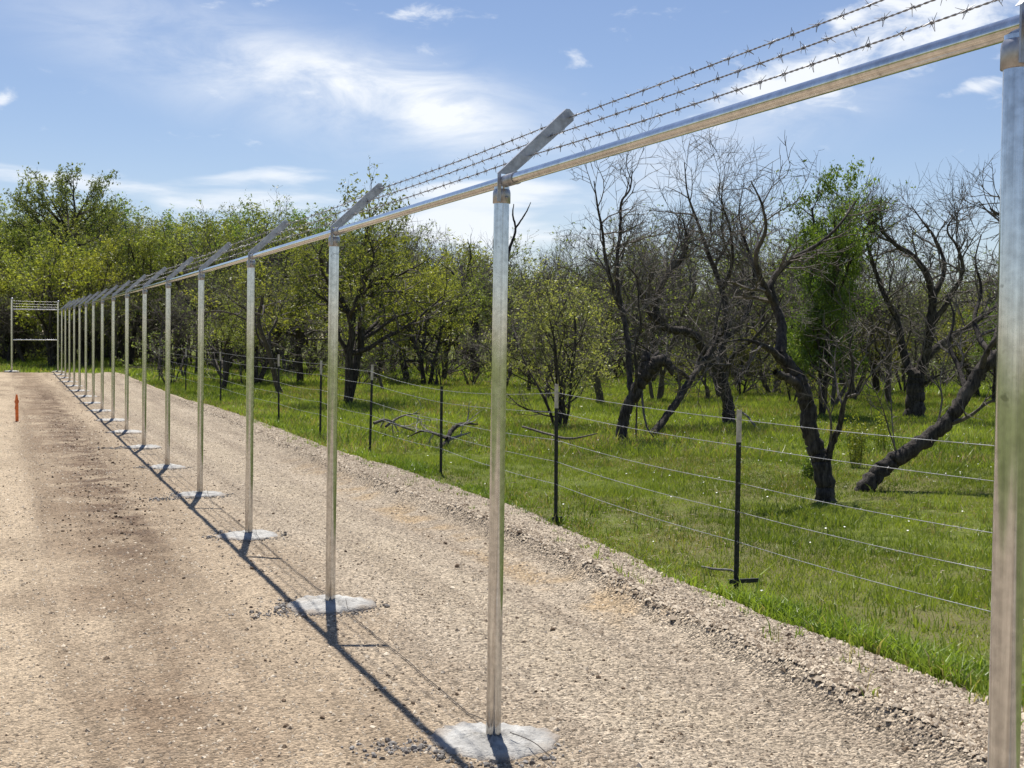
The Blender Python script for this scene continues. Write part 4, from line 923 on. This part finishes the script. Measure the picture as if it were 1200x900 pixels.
tri_blades(x, y, hh, .0035+.0022*r.rand(len(x)), 'grass', 'meadow_grass', 41, 'short green meadow grass behind the gravel road')
x, y = wedge(330000, 20, 48, -2, 48); k = (x > edge_x(y)) & (r.rand(len(x)) < .4+.9*fbm(x*1.2, y*1.2, 63)); x, y = x[k], y[k]
hh = (.05+.09*fbm(x*.9, y*.9, 64))*np.exp(r.normal(0, .3, len(x)))
tri_blades(x, y, hh, .008+.006*r.rand(len(x)), 'grass', 'distant_meadow_grass', 42, 'green grass under the meadow trees')
x, y = wedge(140000, 46, 84, -16, 48); k = ((x > edge_x(y)) | (y > 53.7)); x, y = x[k], y[k]
tri_blades(x, y, .10+.12*r.rand(len(x)), .02+.014*r.rand(len(x)), 'grass', 'far_meadow_grass', 43, 'strip of green grass at the foot of the wood')
# scattered tussocks and dry litter break up the sward
cx_, cy_ = wedge(2600, 6.5, 26, 10, 48); k = cx_ > edge_x(cy_)+.15; cx_, cy_ = cx_[k], cy_[k]; m_ = 13
x = (cx_[:, None]+r.normal(0, .045, (len(cx_), m_))).ravel(); y = (cy_[:, None]+r.normal(0, .045, (len(cx_), m_))).ravel(); hs_ = np.repeat(.05+.10*r.rand(len(cx_))**2, m_)
blades(x, y, hs_*np.exp(r.normal(0, .25, len(x))), .0035+.0025*r.rand(len(x)), 'edge_grass', 'grass_tussocks', 45, 'brighter tussocks standing up from the short meadow grass', .9)
x, y = wedge(9000, 6.5, 24, 10, 48); k = (x > edge_x(y)+.05) & (fbm(x*.55+9, y*.55, 62) > .46); x, y = x[k], y[k]; n = len(x); z = meadow_z(x, y)+.008+.02*r.rand(n)
L_ = .012+.035*r.rand(n)**2; a = r.rand(n)*6.283; dx, dy = np.cos(a)*L_, np.sin(a)*L_; w = .003+.005*r.rand(n); m = MB()
m.add(np.stack([np.stack([x-dx, y-dy, z], -1), np.stack([x+dy/L_*w, y-dx/L_*w, z+.004], -1), np.stack([x+dx, y+dy, z+.01*r.rand(n)], -1), np.stack([x-dy/L_*w, y+dx/L_*w, z+.006], -1)], 1).reshape(-1, 3), np.arange(n*4).reshape(n, 4), 0, np.repeat(r.rand(n), 4))
M['litter'] = stone('dry_litter', (.10, .075, .05), (.42, .36, .27)); tag(m.build('dry_litter', M['litter']), 'dry brown and pale leaf litter lying in the meadow grass', 'litter', kind='stuff')
# lush tall blades at the road edge, in tussocks
n = 42000; y = 4.0+26*r.rand(n)**1.6; x = edge_x(y)+.02+np.abs(r.normal(0, .26, n)); c = fbm(x*2.2, y*1.3, 65); k = (r.rand(n) < np.clip((c-.40)*4.0, .03, 1)*np.exp(-((x-edge_x(y))/.55)**2)); x, y, c = x[k], y[k], c[k]
blades(x, y, (.030+.16*np.clip(c-.4, 0, 1)*np.exp(-((x-edge_x(y))/.6)**2)*1.9)*np.exp(r.normal(0, .3, len(x))), .004+.003*r.rand(len(x)), 'edge_grass', 'edge_grass', 44, 'taller lush grass tussocks along the edge of the gravel', .8)
# sprouts creeping out into the gravel
cy_ = 4.5+22*r.rand(170)**1.4; cx_ = edge_x(cy_)-.02-np.abs(r.normal(0, .22, 170)); m_ = 9
x = (cx_[:, None]+r.normal(0, .03, (170, m_))).ravel(); y = (cy_[:, None]+r.normal(0, .03, (170, m_))).ravel()
blades(x, y, np.repeat(.03+.07*r.rand(170), m_)*np.exp(r.normal(0, .3, len(x))), .003+.002*r.rand(len(x)), 'edge_grass', 'verge_sprouts', 46, 'small green sprouts creeping from the grass into the gravel', 1.0)
# yellow flowering weed between the two near trees, and a few more low weeds
def weed(px, py, h, seed, label, n=26, mat_='weed'):
    b, dep = foot(px, py, -.04); r = np.random.RandomState(seed); m, lf = MB(), MB()
    for k in range(n):
        a = r.rand()*6.28; q = r.uniform(.1, .5); L_ = h*r.uniform(.5, 1.0); s0 = np.array([math.cos(a)*.06, math.sin(a)*.06, 0]); e_ = np.array([math.cos(a)*q*L_*.6, math.sin(a)*q*L_*.6, L_])
        m.tube([s0, (s0+e_)/2+r.normal(0, .02, 3), e_], [.004, .003, .0015], 3)
        c0 = s0+(e_-s0)*r.uniform(.15, 1.0, 34)[:, None]+r.normal(0, .035, (34, 3)); sz = r.uniform(.012, .03, 34)[:, None]
        a_ = r.normal(0, 1, (34, 3)); a_ /= np.linalg.norm(a_, axis=1)[:, None]; b_ = r.normal(0, 1, (34, 3)); b_ /= np.linalg.norm(b_, axis=1)[:, None]
        lf.add(np.stack([c0-a_*sz, c0-b_*sz*.5, c0+a_*sz, c0+b_*sz*.5], 1).reshape(-1, 3), np.arange(136).reshape(34, 4), 0, np.repeat(r.rand(34), 4))
    e = empty('weed_plant', b); tag(e, label, 'weed', None); m.build('stems', M['leaf_olive'], e); lf.build('leaves', M[mat_], e)
weed(1003, 548, .85, 71, 'yellow flowering weed between the scorched tree and the leaning trunk')
weed(1032, 528, .7, 72, 'loose yellow weed growing behind the foot of the leaning trunk', 16)
weed(946, 562, .35, 73, 'low green weed at the foot of the scorched tree', 14, 'leaf_green')
# tiny white wildflowers
x, y = wedge(420, 7, 30, 12, 46); k = (x > edge_x(y)+.3) & (fbm(x*.5, y*.5, 68) > .48); x, y = x[k], y[k]; n = len(x); z = meadow_z(x, y)+.05+.05*r.rand(n); s_ = .004+.006*r.rand(n)
M['petal'] = plain('white_petal', (.72, .72, .66), .8)
m = MB(); V = np.stack([np.stack([x-s_, y-s_, z], -1), np.stack([x+s_, y-s_, z+.004], -1), np.stack([x+s_, y+s_, z+.008], -1), np.stack([x-s_, y+s_, z+.004], -1)], 1).reshape(-1, 3); m.add(V, np.arange(n*4).reshape(n, 4))
tag(m.build('wildflowers', M['petal']), 'tiny white wildflowers dotted through the meadow grass', 'flowers', kind='stuff')
